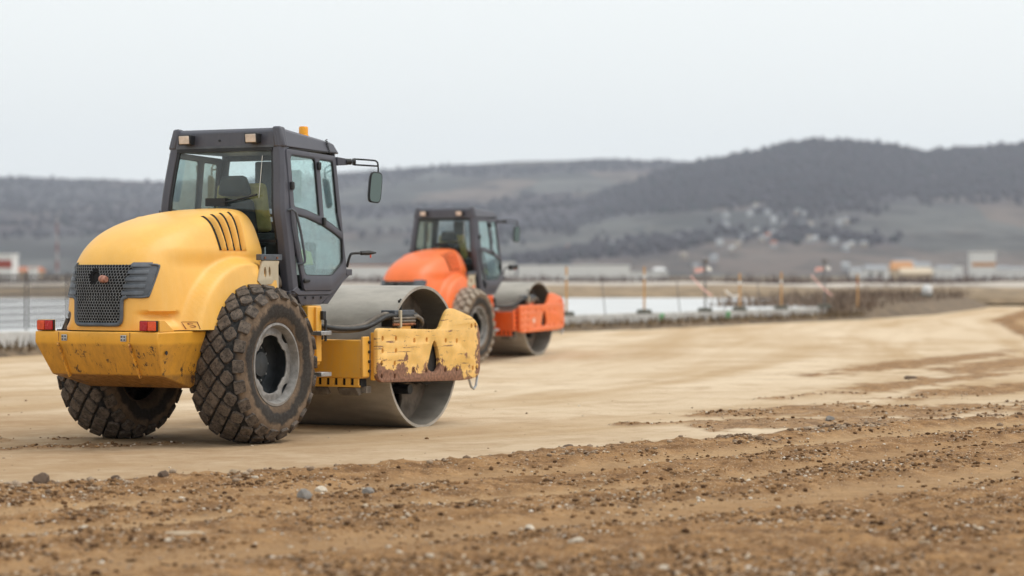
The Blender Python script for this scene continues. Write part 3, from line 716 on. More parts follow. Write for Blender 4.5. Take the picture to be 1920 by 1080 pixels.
    for side in (-1, 1):
        po = MB().hexa([(.99, side * .50, .62), (1.22, side * .50, .62), (1.22, side * .80, .74), (.99, side * .80, .74), (.99, side * .50, 1.36), (1.24, side * .50, 1.36), (1.24, side * .80, 1.345), (.99, side * .80, 1.345)]).build('cab_post', P['paint'], root, bevel=.012)
        MB().span((1.10, side * .79, 1.33), (1.20, side * .83, .77)).build('post_flange', P['paint'], root, bevel=.008)
        for z in (1.065, .645):
            MB().span((1.02, side * .80, z - .022), (1.215, side * .94, z + .022)).build('step', M['steel'], root, bevel=.006)
        MB().tube([(1.20, side * .835, 1.25), (1.225, side * .86, 1.19), (1.225, side * .86, .98)], .014, 6).build('step_rail', M['black'], root)
        MB().span((1.17, side * .82, 1.20), (1.235, side * .865, 1.29)).build('latch', M['black'], root, bevel=.008)
    # ---- counterweight bumper
    def ring(x0, dz, yy): return None
    prof = [(-1.485, 1.125, .715), (-1.49, 1.02, .715), (-1.32, .71, .64), (-.80, .575, .60), (-.74, .60, .61), (-.72, 1.125, .735)]
    bmb = MB(); rg = []
    for x, z, y in prof: rg.append([(x, -y, z), (x, y, z)])
    v = [p for r in rg for p in r]; fs = [(2 * i, 2 * i + 1, (2 * i + 3) % 12, (2 * i + 2) % 12) for i in range(6)] + [tuple(2 * i for i in range(6)), tuple(2 * i + 1 for i in reversed(range(6)))]
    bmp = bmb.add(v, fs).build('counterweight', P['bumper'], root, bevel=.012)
    MB().span((-1.30, -.60, 1.125), (-.75, .60, 1.138)).build('gap_seal', M['void'], root)
    for y in (.43, -.40):
        MB().hexa([(-1.496, y - .009, 1.02), (-1.30, y - .009, .70), (-1.30, y + .009, .70), (-1.496, y + .009, 1.02), (-1.508, y - .009, 1.0), (-1.33, y - .009, .685), (-1.33, y + .009, .685), (-1.508, y + .009, 1.0)]).build('weld_rib', P['rib'], bmp)
        MB().span((-1.487, y - .003, 1.02), (-1.4895, y + .003, 1.12)).build('seam', M['rust'], bmp)
    for y in (.36, -.33):
        MB().span((-1.50, y - .032, 1.035), (-1.483, y + .032, 1.095)).build('bolt_plate', M['steel'], bmp, bevel=.004)
        for a in (-.016, .016):
            for b in (-.014, .014): MB().cyl((-1.50, y + a, 1.065 + b), (-1.508, y + a, 1.065 + b), .007, 6).build('screw', M['black'], bmp)
    MB().lathe([(0.001, 0), (.02, 0), (.02, .004), (.001, .004)], (-1.33, -.706, .93), 12).build('plug', M['black'], bmp)
    for side in (-1, 1):
        # tail lamps on their brackets
        br = MB(); y0 = side * .60
        br.hexa([(-1.45, side * .50, 1.127), (-1.20, side * .69, 1.127), (-1.20, side * .705, 1.127), (-1.45, side * .715, 1.127), (-1.45, side * .50, 1.235), (-1.36, side * .69, 1.235), (-1.36, side * .705, 1.235), (-1.45, side * .715, 1.235)])
        br.build('lamp_bracket', P['paint'], root, bevel=.006)
        hs_ = MB().span((-1.475, y0 - .098, 1.132), (-1.45, y0 + .098, 1.232)).build('tail_lamp', M['black'], root, bevel=.004)
        inner, outerm = (M['red_lens'], M['amber_lens'])
        for k, (a, b) in enumerate(((-.09, -.003), (.003, .09))):
            toward_out = (k == 0) == (side == -1)
            MB().span((-1.492, y0 + a, 1.138), (-1.47, y0 + b, 1.226)).build('lens', M['amber_lens'] if toward_out else M['red_lens'], hs_, bevel=.006)
    # ---- engine hood
    hb = MB(); NA = 121; rings = []
    for i in range(len(_hs)):
        xr, z, w = _hx[i], _hz[i], _hw[i]; rg = []
        for j in range(NA):
            t = (j / (NA - 1) - .5) * math.pi * 1.0; cs, sn = max(0, math.cos(t)), math.sin(t)
            x = HXF - (HXF - xr) * cs ** (2 / HP); y = w * math.copysign(abs(sn) ** (2 / HQ), sn)
            sg = math.copysign(1, y) if abs(y) > 1e-6 else 0
            y += sg * (bulge(x, z) - scoop(x, y, z)) * float(sstep(.25, .5, abs(y)))
            rg.append((x, y, z))
        rings.append(rg)
    hb.loft(rings, closed=False); 
    o = len(hb.v); inner = [(x, y * .97, z) for x, y, z in rings[0]]; hb.v += [(p[0] + .0, p[1], p[2]) for p in inner]
    for j in range(NA - 1): hb.f.append((j, o + j, o + j + 1, j + 1))
    hood = hb.build('hood', P['hood'], root, 60)
    so = hood.modifiers.new('thick', 'SOLIDIFY'); so.thickness = .02; so.offset = -1
    MB().loft([[(HXF - .02, y * .97, z) for (_, y, z) in (rings[i][0], rings[i][-1])] for i in range(len(rings))], closed=False).build('firewall', M['void'], root)
    # side vents: black slot and raised louvre
    def hood_pt(x, z, off):
        y = hood_side_y(x, z); e = .01
        n = Vector(((y - hood_side_y(x + e, z)) / e, 1, (hood_side_y(x, z - e) - y) / e * -1 * -1)); n = Vector((-(hood_side_y(x + e, z) - y) / e, 1, -(hood_side_y(x, z + e) - y) / e)).normalized()
        return Vector((x, y, z)) + n * off
    for side in (-1, 1):
        for k in range(4):
            xb = -.27 + k * .115; xt = -.27 + k * .150
            zt = float(np.interp(xt, _hx[70:], _hz[70:])) - .030
            zs = [1.90 + (zt - 1.90) * t for t in (0, .03, .08, .2, .35, .5, .62, .74, .84, .91, .96, 1.0)]
            rl = []; rs = []; ro = []
            for i, z in enumerate(zs):
                t = (z - 1.90) / (zt - 1.90); x = xb + (xt - xb) * t ** 1.5; hg = .040 * min(1, i / 2.5) * (1 if i < 8 else (1, .75, .45, .12)[i - 8] if i < 12 else 0)
                prof = ((.014, .003), (.040, .004 + hg), (.062, .004 + hg * .9), (.105, .002 + hg * .12), (.112, -.006), (.014, -.006))
                rl.append([(p.x, side * p.y, p.z) for p in (hood_pt(x + dx, z, o_) for dx, o_ in prof)])
                rs.append([(p.x, side * p.y, p.z) for p in (hood_pt(x + dx, z, o_) for dx, o_ in ((-.012, .0035), (.004, .0045), (.020, .006)))])
            MB().loft(rl).build('hood_louvre', P['hood'], hood, 50); MB().loft(rs, closed=False).build('vent_slot', M['void'], hood)
    # ---- grille
    def gp(y, z, off): return (hood_rear_x(y, z) - off, y, z)
    def patch(mb, y0f, y1f, z0, z1, off, ny=14, nz=8, thick=.0):
        g = []
        for i in range(nz + 1):
            z = z0 + (z1 - z0) * i / nz; a, b = y0f(z), y1f(z); g.append([gp(a + (b - a) * j / ny, z, off) for j in range(ny + 1)])
        mb.loft(g, closed=False)
    mesh_w = lambda z: np.interp(z, [1.20, 1.44, 1.47, 1.76], [.245, .255, .285, .345])
    gr = MB(); patch(gr, lambda z: -mesh_w(z), lambda z: mesh_w(z), 1.205, 1.755, .006); grille = gr.build('grille', M['void'], root)
    fm = MB()
    for side in (-1, 1):
        pth = [(.0, 1.192), (.20, 1.192), (.245, 1.205), (.262, 1.25), (.265, 1.40), (.275, 1.435), (.31, 1.455)]
        pth = [gp(side * a, b, .018) for a, b in pth]; fm.tube(spline(pth, 4), .020, 8)
    fm.build('grille_frame', M['grille'], grille, 60)
    hx = MB(); a = .0175
    hole_c = (.03, 1.645)
    def hexline(p, q):
        P0, P1 = Vector(gp(p[0], p[1], .022)), Vector(gp(q[0], q[1], .022)); t = (P1 - P0).normalized(); n = Vector((1, 0, 0)); b = t.cross(n).normalized() * .0023; n = n * .003
        hx.add([P0 + b + n, P0 - b + n, P0 - b - n, P0 + b - n, P1 + b + n, P1 - b + n, P1 - b - n, P1 + b - n], [(0, 1, 5, 4), (1, 2, 6, 5), (2, 3, 7, 6), (3, 0, 4, 7)])
    nrow = int(.55 / (a * 1.5)) + 1
    for rr_ in range(nrow):
        z = 1.215 + rr_ * a * 1.5; w = mesh_w(z); ncol = int(2 * w / (a * 1.732)) + 1
        for cc_ in range(ncol + 1):
            y = -w + (cc_ + (.5 if rr_ % 2 else 0)) * a * 1.732
            if y > w: continue
            if math.hypot((y - hole_c[0]) / .062, (z - hole_c[1]) / .075) < 1: continue
            V = [(y + a * math.sin(t), z + a * math.cos(t)) for t in [math.pi / 3 * j for j in range(4)]]
            for j in range(3): hexline(V[j], V[j + 1])
    tag(hx.build('grille_mesh', M['mesh'], grille, 0, recalc=False), kind='stuff')
    ex = [gp(-.045, 1.625, .0), gp(-.06, 1.622, .035), gp(-.095, 1.62, .055), gp(-.125, 1.618, .06)]
    MB().tube(ex, [.03, .038, .036, .028], 14).build('exhaust_stub', M['copper'], grille, 60)
    MB().tube([gp(.03, 1.64, -.12), gp(.03, 1.645, .012)], .045, 18, caps=False).build('exhaust_sleeve', M['under'], grille)
    bar = MB()
    for z in (1.74, 1.665, 1.58, 1.485):
        pass
    for side in (-1, 1):
        z0s = [1.46, 1.76]
        pn = MB(); patch(pn, lambda z: side * (mesh_w(z) - .012), lambda z: side * np.interp(z, [1.45, 1.76], [.468, .492]), 1.452, 1.758, .009, 14, 8); pnl = pn.build('louvre_panel', M['grille'], grille)
        rim_p = spline([gp(side * y, z, .010) for y, z in ((mesh_w(1.76), 1.757), (.46, 1.757), (.485, 1.748), (.492, 1.72), (.470, 1.48), (.455, 1.457), (.41, 1.45), (.29, 1.452))], 4)
        MB().tube(rim_p, .011, 8).build('panel_rim', M['grille'], pnl, 60)
        for k in range(5):
            z = 1.475 + k * .066; rg = []
            for j in range(13):
                y = side * (mesh_w(z) - .02 + (.452 + (z - 1.45) * .06 - mesh_w(z)) * j / 12 * (1.0)); h = .030 * (1 - .55 * j / 12)
                rg.append([gp(y, z - .004, .004), gp(y, z - .002, .004 + h), gp(y, z + .026, .004 + h * .92), gp(y, z + .040, .004)])
            MB().loft(rg).build('louvre', M['grille'], pnl, 40)
    # small mark above the seam at the rear corner: an S in a square
    tc = bpy.data.curves.new('S', 'FONT'); tc.body = 'S'; tc.size = .062; tc.extrude = .001; tc.align_x = 'CENTER'; tc.align_y = 'CENTER'
    to = bpy.data.objects.new('S', tc); COL.objects.link(to)
    tm = bpy.data.meshes.new_from_object(to.evaluated_get(bpy.context.evaluated_depsgraph_get())); bpy.data.objects.remove(to)
    fr_me = plate([(-.036, -.036), (.036, -.036), (.036, .036), (-.036, .036)], [[(-.031, -.031), (.031, -.031), (.031, .031), (-.031, .031)]], .003)
    bm = bmesh.new(); bm.from_mesh(tm); bm.from_mesh(fr_me); tm2 = bpy.data.meshes.new('mark'); bm.to_mesh(tm2); bm.free()
    def mark_map(x, y, z):
        X = -.93 + x * 1.0; Z = 1.18 + y; return (X, -(float(hood_side_y(X, Z)) + bulge(X, Z) + .003 + z), Z)
    link('mark', finish(tm2, 'mark', M['rust'], mark_map), hood)
    # hood foot behind the tyre
    for side in (-1, 1):
        MB().span((-.75, side * .40, .95), (.40, side * .66, 1.14)).build('wheel_arch', M['under'], root)
    # ---- cab mount bracket
    for side in (-1, 1):
        cb = MB(); ys = [side * .60, side * .79]
        outl = [(.10, 1.60), (.16, 1.56), (.34, 1.57), (.38, 1.60), (.50, 1.80), (.20, 1.80)]
        me = finish(plate(rounded(outl, .015, 2), [[(.235 + .025 * math.cos(t), 1.685 + .055 * math.sin(t)) for t in [2 * math.pi * j / 12 for j in range(12)]], [(.315 + .022 * math.cos(t), 1.69 + .055 * math.sin(t)) for t in [2 * math.pi * j / 12 for j in range(12)]]], .02, .002), 'cab_bracket', M['cream'], lambda x, y, z: (x + (y - 1.6) * .1, side * (.775 - (y - 1.57) * .12) + z, y))
        cbo = link('cab_bracket', me, root)
        MB().hexa([(.37, side * .60, 1.45), (.47, side * .60, 1.45), (.47, side * .785, 1.45), (.37, side * .785, 1.45), (.42, side * .58, 1.80), (.52, side * .58, 1.80), (.52, side * .745, 1.80), (.42, side * .745, 1.80)]).build('bracket_leg', M['cream'], cbo, bevel=.006)
        MB().span((.12, side * .60, 1.50), (.40, side * .74, 1.58)).build('bracket_foot', M['cream'], cbo, bevel=.006)
        MB().span((.18, side * .70, 1.805), (.56, side * .765, 1.865)).build('bracket_clamp', M['grille'], cbo, bevel=.006)
        for x in (.24, .46): MB().cyl((x, side * .765, 1.83), (x, side * .775, 1.83), .012, 8).build('bolt', M['rust'], cbo)
        MB().cyl((.47, side * .60, 1.56), (.60, side * .70, 1.60), .07, 14).build('air_filter', M['hose_dusty'], cbo)
    # ---- cab
    def sy(z): return float(np.interp(z, [1.35, 1.5, 2.1, 2.43, 2.7, 2.97], [.775, .785, .775, .755, .73, .695]))
    def rx(z): return float(np.interp(z, [1.35, 1.5, 2.3, 2.43, 2.97], [.76, .70, .575, .585, .665]))
    def fx(z): return float(np.interp(z, [1.5, 1.73, 2.27, 2.95], [1.76, 1.77, 1.70, 1.70]))
    cab = MB().hexa([(.70, -.76, 1.44), (1.45, -.76, 1.44), (1.45, .76, 1.44), (.70, .76, 1.44), (.70, -.77, 1.50), (1.55, -.77, 1.50), (1.55, .77, 1.50), (.70, .77, 1.50)]).build('cab_floor', M['cab'], root, bevel=.01)
    MB().hexa([(1.40, -.74, 1.46), (1.50, -.74, 1.46), (1.50, .74, 1.46), (1.40, .74, 1.46), (1.72, -.755, 1.72), (1.79, -.755, 1.72), (1.79, .755, 1.72), (1.72, .755, 1.72)]).build('front_apron', M['cab'], root, bevel=.01)
    for side in (-1, 1):
        # rear pillar with its knee
        rg = []
        for z in np.linspace(1.46, 2.97, 16):
            y = sy(z); x = rx(z)
            rg.append([(x, side * (y - .035), z), (x + .035, side * y, z), (x + .125, side * (y + .004), z), (x + .125, side * (y - .05), z), (x + .03, side * (y - .12), z), (x, side * (y - .115), z)])
        MB().loft(rg).build('rear_pillar', M['cab'], root, 30, bevel=.006)
        rg = []
        for z in np.linspace(1.70, 2.95, 10):
            y = sy(z); x = fx(z); rg.append([(x - .055, side * (y + .003), z), (x, side * (y - .02), z), (x, side * (y - .075), z), (x - .055, side * (y - .05), z)])
        MB().loft(rg).build('front_pillar', M['cab'], root, 30, bevel=.004)
        # sill and skirt
        MB().loft([[(x, side * (sy(z) - .10), z), (x, side * (sy(z) + .014), z)] and [(x0, side * .70, z0), (x0, side * .792, z0), (x1, side * .792, z1), (x1, side * .70, z1)] for x0, z0, x1, z1 in ((.71, 1.50, .80, 1.545), (.82, 1.455, .86, 1.50), (1.44, 1.455, 1.42, 1.50), (1.82, 1.66, 1.75, 1.69))]).build('sill', M['cab'], root, 30, bevel=.006)
        MB().hexa([(.90, side * .66, 1.355), (1.28, side * .66, 1.355), (1.28, side * .77, 1.355), (.90, side * .77, 1.355), (.82, side * .66, 1.45), (1.43, side * .66, 1.45), (1.43, side * .782, 1.45), (.82, side * .782, 1.45)]).build('skirt', M['cab'], root, bevel=.006)
        MB().hexa([(1.36, side * .60, 1.36), (1.47, side * .60, 1.36), (1.47, side * .74, 1.36), (1.36, side * .74, 1.36), (1.66, side * .60, 1.60), (1.79, side * .60, 1.62), (1.79, side * .755, 1.62), (1.66, side * .755, 1.60)]).build('front_skirt', M['cab'], root, bevel=.006)
        MB().span((1.74, side * .70, 1.655), (1.85, side * .80, 1.72)).build('corner_block', M['cab'], root, bevel=.006)
        for k in range(3): MB().span((.95 + k * .15, side * .783, 1.415), (.968 + k * .15, side * .789, 1.44)).build('drain_slot', M['void'], root)
        # door: one frame with three openings
        arc = spline([(.715, 2.315, 0), (1.0, 2.28, 0), (1.36, 2.19, 0), (1.69, 2.055, 0)], 6); arc = [(p.x, p.y) for p in arc]
        def arc_z(x): return float(np.interp(x, [p[0] for p in arc], [p[1] for p in arc]))
        dout = [(.715, 2.93), (1.64, 2.895), (1.66, 2.27), (1.735, 1.73), (1.735, 1.675), (1.46, 1.505), (.92, 1.505), (.72, 2.10), (.70, 2.30)]
        h1 = [(.765, 2.885), (1.24, 2.865), (1.25, arc_z(1.25) + .03), (1.0, arc_z(1.0) + .03), (.76, arc_z(.76) + .03)]
        h2 = [(1.315, 2.862), (1.585, 2.85), (1.60, 2.3), (1.655, arc_z(1.655) + .03), (1.5, arc_z(1.5) + .03), (1.315, arc_z(1.315) + .03)]
        h3 = [(.775, arc_z(.775) - .03), (1.0, arc_z(1.0) - .03), (1.3, arc_z(1.3) - .03), (1.5, arc_z(1.5) - .03), (1.675, arc_z(1.67) - .03), (1.685, 1.79), (1.455, 1.645), (.93, 1.65), (.80, 2.05)]
        hl = [rounded(h1, [.05, .04, .03, 0, .03], 3), rounded(h2, [.03, .03, .0, .02, 0, .03], 3), rounded(h3, [.02, 0, 0, 0, .02, .05, .05, .05, 0], 3)]
        mp = lambda x, y, z: (x, side * (sy(y) + .003) + z, y)
        door = link('door', finish(plate(rounded(dout, .03, 3), hl, .03, .004), 'door', M['cab'], mp), root)
        for q in hl:
            cx = sum(p[0] for p in q) / len(q); cy = sum(p[1] for p in q) / len(q)
            q2 = [(cx + (p[0] - cx) * 1.02, cy + (p[1] - cy) * 1.02) for p in q]
            link('pane', finish(plate(q2, [], .004), 'pane', M['glass'], mp), door)
            q3 = [(cx + (p[0] - cx) * .985, cy + (p[1] - cy) * .985) for p in q]
            link('gasket', finish(plate(q, [[(cx + (p[0] - cx) * .955, cy + (p[1] - cy) * .955) for p in q]], .02), 'gasket', M['black'], mp), door)
        MB().span((.89, side * .797, 1.585), (1.0, side * .822, 1.615)).span((.90, side * .795, 1.575), (.94, side * .81, 1.625)).build('door_handle', M['black'], door, bevel=.006)
        MB().tube([(x, side * (sy(z) + o_), z) for x, z, o_ in ((.66, 2.31, .0), (.67, 2.32, .05), (.72, 2.29, .062), (.79, 2.10, .062), (.86, 1.85, .062), (.86, 1.79, .062), (.83, 1.77, .05), (.82, 1.77, 0))], .013, 8).build('grab_rail', M['grille'], root, 60)
        for x, z in ((1.30, 2.21), (1.28, 2.78), (.735, 2.56)):
            MB().span((x - .025, side * (sy(z) + .012), z - .04), (x + .025, side * (sy(z) + .045), z + .04)).build('window_catch', M['black'], door, bevel=.008)
        # mirror on its tube arm
        MB().hexa([(1.66, side * .70, 2.80), (1.80, side * .74, 2.81), (1.80, side * .78, 2.81), (1.66, side * .74, 2.80), (1.66, side * .70, 2.89), (1.80, side * .74, 2.875), (1.80, side * .78, 2.875), (1.66, side * .74, 2.89)]).build('mirror_mount', M['cab'], root, bevel=.005)
        mm = MB().cyl((1.79, side * .76, 2.845), (1.83, side * .80, 2.845), .032, 12).cyl((1.84, side * .81, 2.845), (1.86, side * .83, 2.845), .036, 12).build('mirror_clamp', M['black'], root)
        MB().tube(spline([(1.85, side * .82, 2.875), (1.93, side * .98, 2.862), (1.955, side * 1.03, 2.85), (1.96, side * 1.05, 2.80), (1.96, side * 1.05, 2.60), (1.96, side * 1.05, 2.46)], 5), .009, 8).tube([(1.85, side * .82, 2.815), (1.955, side * 1.045, 2.80)], .009, 8).build('mirror_arm', M['black'], root, 60)
        Rm = Matrix.Rotation(side * R(-62), 3, 'Z') @ Matrix.Rotation(R(1), 3, 'Y') @ Matrix.Rotation(side * R(-6), 3, 'X')
        mh = MB(); hd = [(.075 * math.copysign(abs(math.cos(t)) ** .45, math.cos(t)), .165 * math.copysign(abs(math.sin(t)) ** .45, math.sin(t))) for t in [2 * math.pi * j / 28 for j in range(28)]]
        cen = Vector((1.915, side * 1.04, 2.575))
        mh.loft([[cen + Rm @ Vector((dx, a_ * k_, b_ * k_)) for a_, b_ in hd] for dx, k_ in ((-.018, .97), (-.012, 1.0), (.02, .98), (.045, .80))])
        mho = mh.build('mirror_head', M['black'], root, 40)
        MB().add([cen + Rm @ Vector((-.0195, a_ * .88, b_ * .92)) for a_, b_ in hd], [tuple(range(28))]).build('mirror_glass', M['mirror'], mho, 0)
        # side marker lamp on a stalk
        MB().tube(spline([(1.76, side * .79, 1.74), (1.765, side * .82, 1.85), (1.80, side * .84, 1.885), (1.95, side * .92, 1.89)], 4), .014, 8).build('marker_stalk', M['black'], root, 60)
        ml = MB().tube([(1.88, side * .885, 1.888), (1.97, side * .93, 1.893), (2.05, side * .97, 1.893)], [.022, .026, .008] if P['small_marker'] else [.06, .06, .05], 8).build('marker_lamp', M['black'], root)
        MB().cyl((1.99, side * .94, 1.84), (1.99, side * .94, 1.89), .008 if P['small_marker'] else .04, 8).build('marker_lens', M['amber_lens'], ml)
    # roof
    rf = MB().loft([[(.655, -.655, 2.955), (.69, -.71, 2.955), (1.735, -.71, 2.925), (1.765, -.66, 2.925), (1.765, .66, 2.925), (1.735, .71, 2.925), (.69, .71, 2.955), (.655, .655, 2.955)],
                    [(.668, -.62, 3.12), (.70, -.665, 3.12), (1.70, -.665, 3.02), (1.73, -.62, 3.02), (1.73, .62, 3.02), (1.70, .665, 3.02), (.70, .665, 3.12), (.668, .62, 3.12)],
                    [(.70, -.58, 3.150), (.73, -.63, 3.148), (1.67, -.63, 3.046), (1.70, -.58, 3.046), (1.70, .58, 3.046), (1.67, .63, 3.046), (.73, .63, 3.148), (.70, .58, 3.150)]]).build('roof', M['cab'], root, 30, bevel=.012)
    for side in (-1, 1):
        MB().hexa([(.645, side * .60, 2.95), (.76, side * .60, 2.95), (.76, side * .715, 2.95), (.675, side * .715, 2.95), (.66, side * .57, 3.165), (.78, side * .57, 3.158), (.78, side * .66, 3.158), (.69, side * .66, 3.165)]).build('roof_corner', M['cab'], rf, bevel=.022)
        MB().span((.75, side * .708, 2.928), (1.66, side * .717, 2.941)).build('drip_rail', M['black'], rf)
    MB().span((.655, -.60, 2.952), (.70, .60, 2.975)).build('lintel_groove', M['grille'], rf)
    for y in (.43, -.385):
        lm = MB().hexa([(.565, y - .078, 2.988), (.665, y - .06, 2.995), (.665, y + .06, 2.995), (.565, y + .078, 2.988), (.555, y - .078, 3.096), (.675, y - .06, 3.09), (.675, y + .06, 3.09), (.555, y + .078, 3.096)]).build('work_lamp', M['black'], rf, bevel=.008)
        MB().hexa([(.558, y - .062, 3.0), (.575, y - .062, 3.0), (.575, y + .062, 3.0), (.558, y + .062, 3.0), (.549, y - .062, 3.083), (.57, y - .062, 3.083), (.57, y + .062, 3.083), (.549, y + .062, 3.083)]).build('lamp_lens', M['white_lens'], lm, bevel=.006)
    MB().cyl((.655, .06, 3.03), (.665, .06, 3.03), .012, 8).build('screw', M['black'], rf)
    if detail:
        bc = MB().cyl((1.42, -.47, 3.06), (1.42, -.47, 3.10), .06, 20).build('beacon_base', M['black'], rf)
        MB().lathe([(.001, 0), (.054, 0), (.054, .012), (.049, .016), (.049, .088), (.04, .102), (.001, .105)], (1.42, -.47, 3.10), 24, 'z').build('beacon_lens', M['beacon'], bc, 50)
        MB().tube([(1.54 + .012 * math.cos(k * 1.05), -.655 - .015 - (.055 * (1 - k / 46)) * 0 - .012 * math.sin(k * 1.05) - (k / 46) * .045, 3.07 - k / 46 * .15) for k in range(47)], .004, 5).build('coiled_lead', M['black'], rf, 60)
    # rear window and the black panel below it
    zz = [1.52, 1.97, 2.15, 2.43, 2.70, 2.945]
    def rear_rect(z0, z1, inset, dx, n=6):
        rg = []
        for z in np.linspace(z0, z1, n): w_ = sy(z) - inset; rg.append([(rx(z) + dx, -w_, z), (rx(z) + dx, w_, z)])
        return rg
    MB().loft(rear_rect(2.02, 2.945, .11, .022), closed=False).build('rear_window', M['glass'], root, 60)
    MB().loft(rear_rect(1.62, 2.0, .11, .024), closed=False).build('lower_rear_window', M['glass'], root, 60)
    MB().span((.60, -.66, 1.985), (.635, .66, 2.015)).build('rear_window_bar', M['black'], root)
    MB().span((.64, -.66, 1.50), (.70, .66, 1.66)).build('rear_panel', M['black'], root)
    gk = MB()
    for side in (-1, 1):
        gk.loft([[(rx(z) + .012, side * (sy(z) - .112), z), (rx(z) + .012, side * (sy(z) - .145), z), (rx(z) + .035, side * (sy(z) - .145), z), (rx(z) + .035, side * (sy(z) - .112), z)] for z in np.linspace(1.64, 2.95, 12)])
    gk.span((.655, -.585, 2.915), (.69, .585, 2.95)); gk.build('window_gasket', M['black'], root)
    MB().tube(spline([(.56, -.02, 2.41), (.555, -.10, 2.40), (.565, -.46, 2.47)], 4), .010, 6).span((.55, -.08, 2.36), (.60, .16, 2.44)).build('rear_wiper', M['black'], root)
    MB().add([(.60, -.462, 2.44), (.60, -.455, 2.44), (.665, -.455, 2.87), (.665, -.462, 2.87)], [(0, 1, 2, 3)]).build('window_strip', M['paper'], root)
    # windscreen
    MB().loft([[(fx(z) - .02, -(sy(z) - .07), z), (fx(z) - .02, sy(z) - .07, z)] for z in np.linspace(1.74, 2.93, 5)], closed=False).build('windscreen', M['glass'], root, 60)
    MB().span((1.66, -.66, 2.87), (1.70, .66, 2.93)).build('windscreen_header', M['black'], root)
    MB().span((.70, -.66, 2.925), (1.70, .66, 2.95)).build('headliner', M['grille'], root)
    # interior: seat, console, wheel
    se = MB().hexa([(.86, -.30, 1.95), (1.36, -.30, 1.95), (1.36, .22, 1.95), (.86, .22, 1.95), (.84, -.30, 2.08), (1.38, -.28, 2.10), (1.38, .20, 2.10), (.84, .22, 2.08)]).build('seat', M['seat'], root, bevel=.04)
    MB().hexa([(.78, -.28, 2.05), (.92, -.28, 2.05), (.92, .20, 2.05), (.78, .20, 2.05), (.75, -.25, 2.44), (.85, -.25, 2.44), (.85, .17, 2.44), (.75, .17, 2.44)]).build('backrest', M['seat'], se, bevel=.05)
    MB().hexa([(.73, -.235, 2.47), (.85, -.235, 2.47), (.85, .155, 2.47), (.73, .155, 2.47), (.73, -.19, 2.675), (.82, -.19, 2.675), (.82, .11, 2.675), (.73, .11, 2.675)]).build('headrest', M['seat'], se, bevel=.05)
    MB().hexa([(.86, -.38, 2.10), (1.0, -.38, 2.10), (1.0, .28, 2.10), (.86, .28, 2.10), (.85, -.36, 2.60), (.94, -.34, 2.60), (.94, .22, 2.60), (.85, .24, 2.60)]).build('seat_cover', M['seat_yel'], se, bevel=.05)
    MB().span((.85, -.1, 1.5), (1.25, .1, 1.95)).build('seat_base', M['black'], se)
    MB().span((.85, -.62, 1.52), (1.45, -.36, 2.0)).build('side_console', M['under'], root, bevel=.03)
    MB().span((.85, .36, 1.52), (1.45, .62, 2.06)).build('side_console', M['under'], root, bevel=.03)
    MB().tube([(1.62, 0, 1.5), (1.50, 0, 2.10)], .06, 10).build('steering_column', M['black'], root)
    MB().tube([(1.50 - .07 * math.sin(t), .19 * math.cos(t), 2.17 + .12 * math.sin(t)) for t in [2 * math.pi * j / 28 for j in range(29)]], .016, 8).build('steering_wheel', M['black'], root, 60)
    MB().span((1.55, -.30, 2.10), (1.66, .30, 2.22)).build('dashboard', M['black'], root, bevel=.02)
    MB().span((1.60, .02, 2.36), (1.66, .26, 2.86)).build('air_duct', M['grille'], root, bevel=.02)
    vs = rounded([(-.30, 2.42), (-.14, 2.42), (-.14, 2.76), (-.30, 2.76)], .035, 4)
    link('sun_visor', finish(plate(vs, [], .012, .003), 'sun_visor', M['teal'], lambda x, y, z: (1.655 + z, x, y)), root)
    MB().hexa([(1.10, -.66, 1.76), (1.30, -.68, 1.76), (1.30, -.64, 1.76), (1.10, -.62, 1.76), (1.12, -.64, 1.93), (1.28, -.66, 1.90), (1.28, -.62, 1.90), (1.12, -.60, 1.93)]).build('folded_vest', M['vest'], root, bevel=.015)
    MB().hexa([(.98, -.66, 1.66), (1.10, -.66, 1.66), (1.10, -.64, 1.66), (.98, -.64, 1.66), (1.0, -.66, 1.86), (1.08, -.66, 1.90), (1.08, -.64, 1.90), (1.0, -.64, 1.86)]).build('paper_sheet', M['paper'], root)
    # ---- hoses from the joint to the drum drive
    hbx = MB().span((2.22, -1.09, 1.11), (2.62, -.93, 1.20)).build('hose_carrier', M['under'], root, bevel=.01)
    MB().span((2.33, -1.10, 1.05), (2.56, -.99, 1.115)).build('carrier_foot', P['paint'], hbx, bevel=.006)
    for k in range(5):
        dy = -.95 - .032 * k; dz = .014 * (k % 3)
        pth = spline([(.95, -.45 - .02 * k, 1.16 + dz), (1.20, -.62 - .02 * k, 1.14 + dz), (1.50, -.80 - .015 * k, 1.085 + dz), (1.80, dy + .08, 1.10 + dz), (2.08, dy + .01, 1.20 + dz), (2.24, dy, 1.215 + dz), (2.62, dy, 1.205 + dz), (2.72, dy + .01, 1.215 + dz), (2.80, dy + .04, 1.16), (2.82, dy + .10, 1.0), (2.80, dy + .14, .9)], 6)
        MB().tube(pth, .026, 8).build('hose', M['hose'] if k in (0, 1, 4) else M['hose_dusty'], root, 60)
    for k in range(3):
        z = 1.135 + k * .032; MB().cyl((2.18, -1.105, z), (2.64, -1.105, z), .014, 8).build('pipe', M['hose_dusty'] if k else M['rust'], hbx)
    MB().span((2.30, -1.125, 1.10), (2.335, -.94, 1.285)).build('hose_strap', M['cream'], hbx, bevel=.004)
    MB().span((2.22, -1.10, 1.235), (2.64, -.93, 1.285)).build('hose_cover', M['grille'], hbx, bevel=.006)
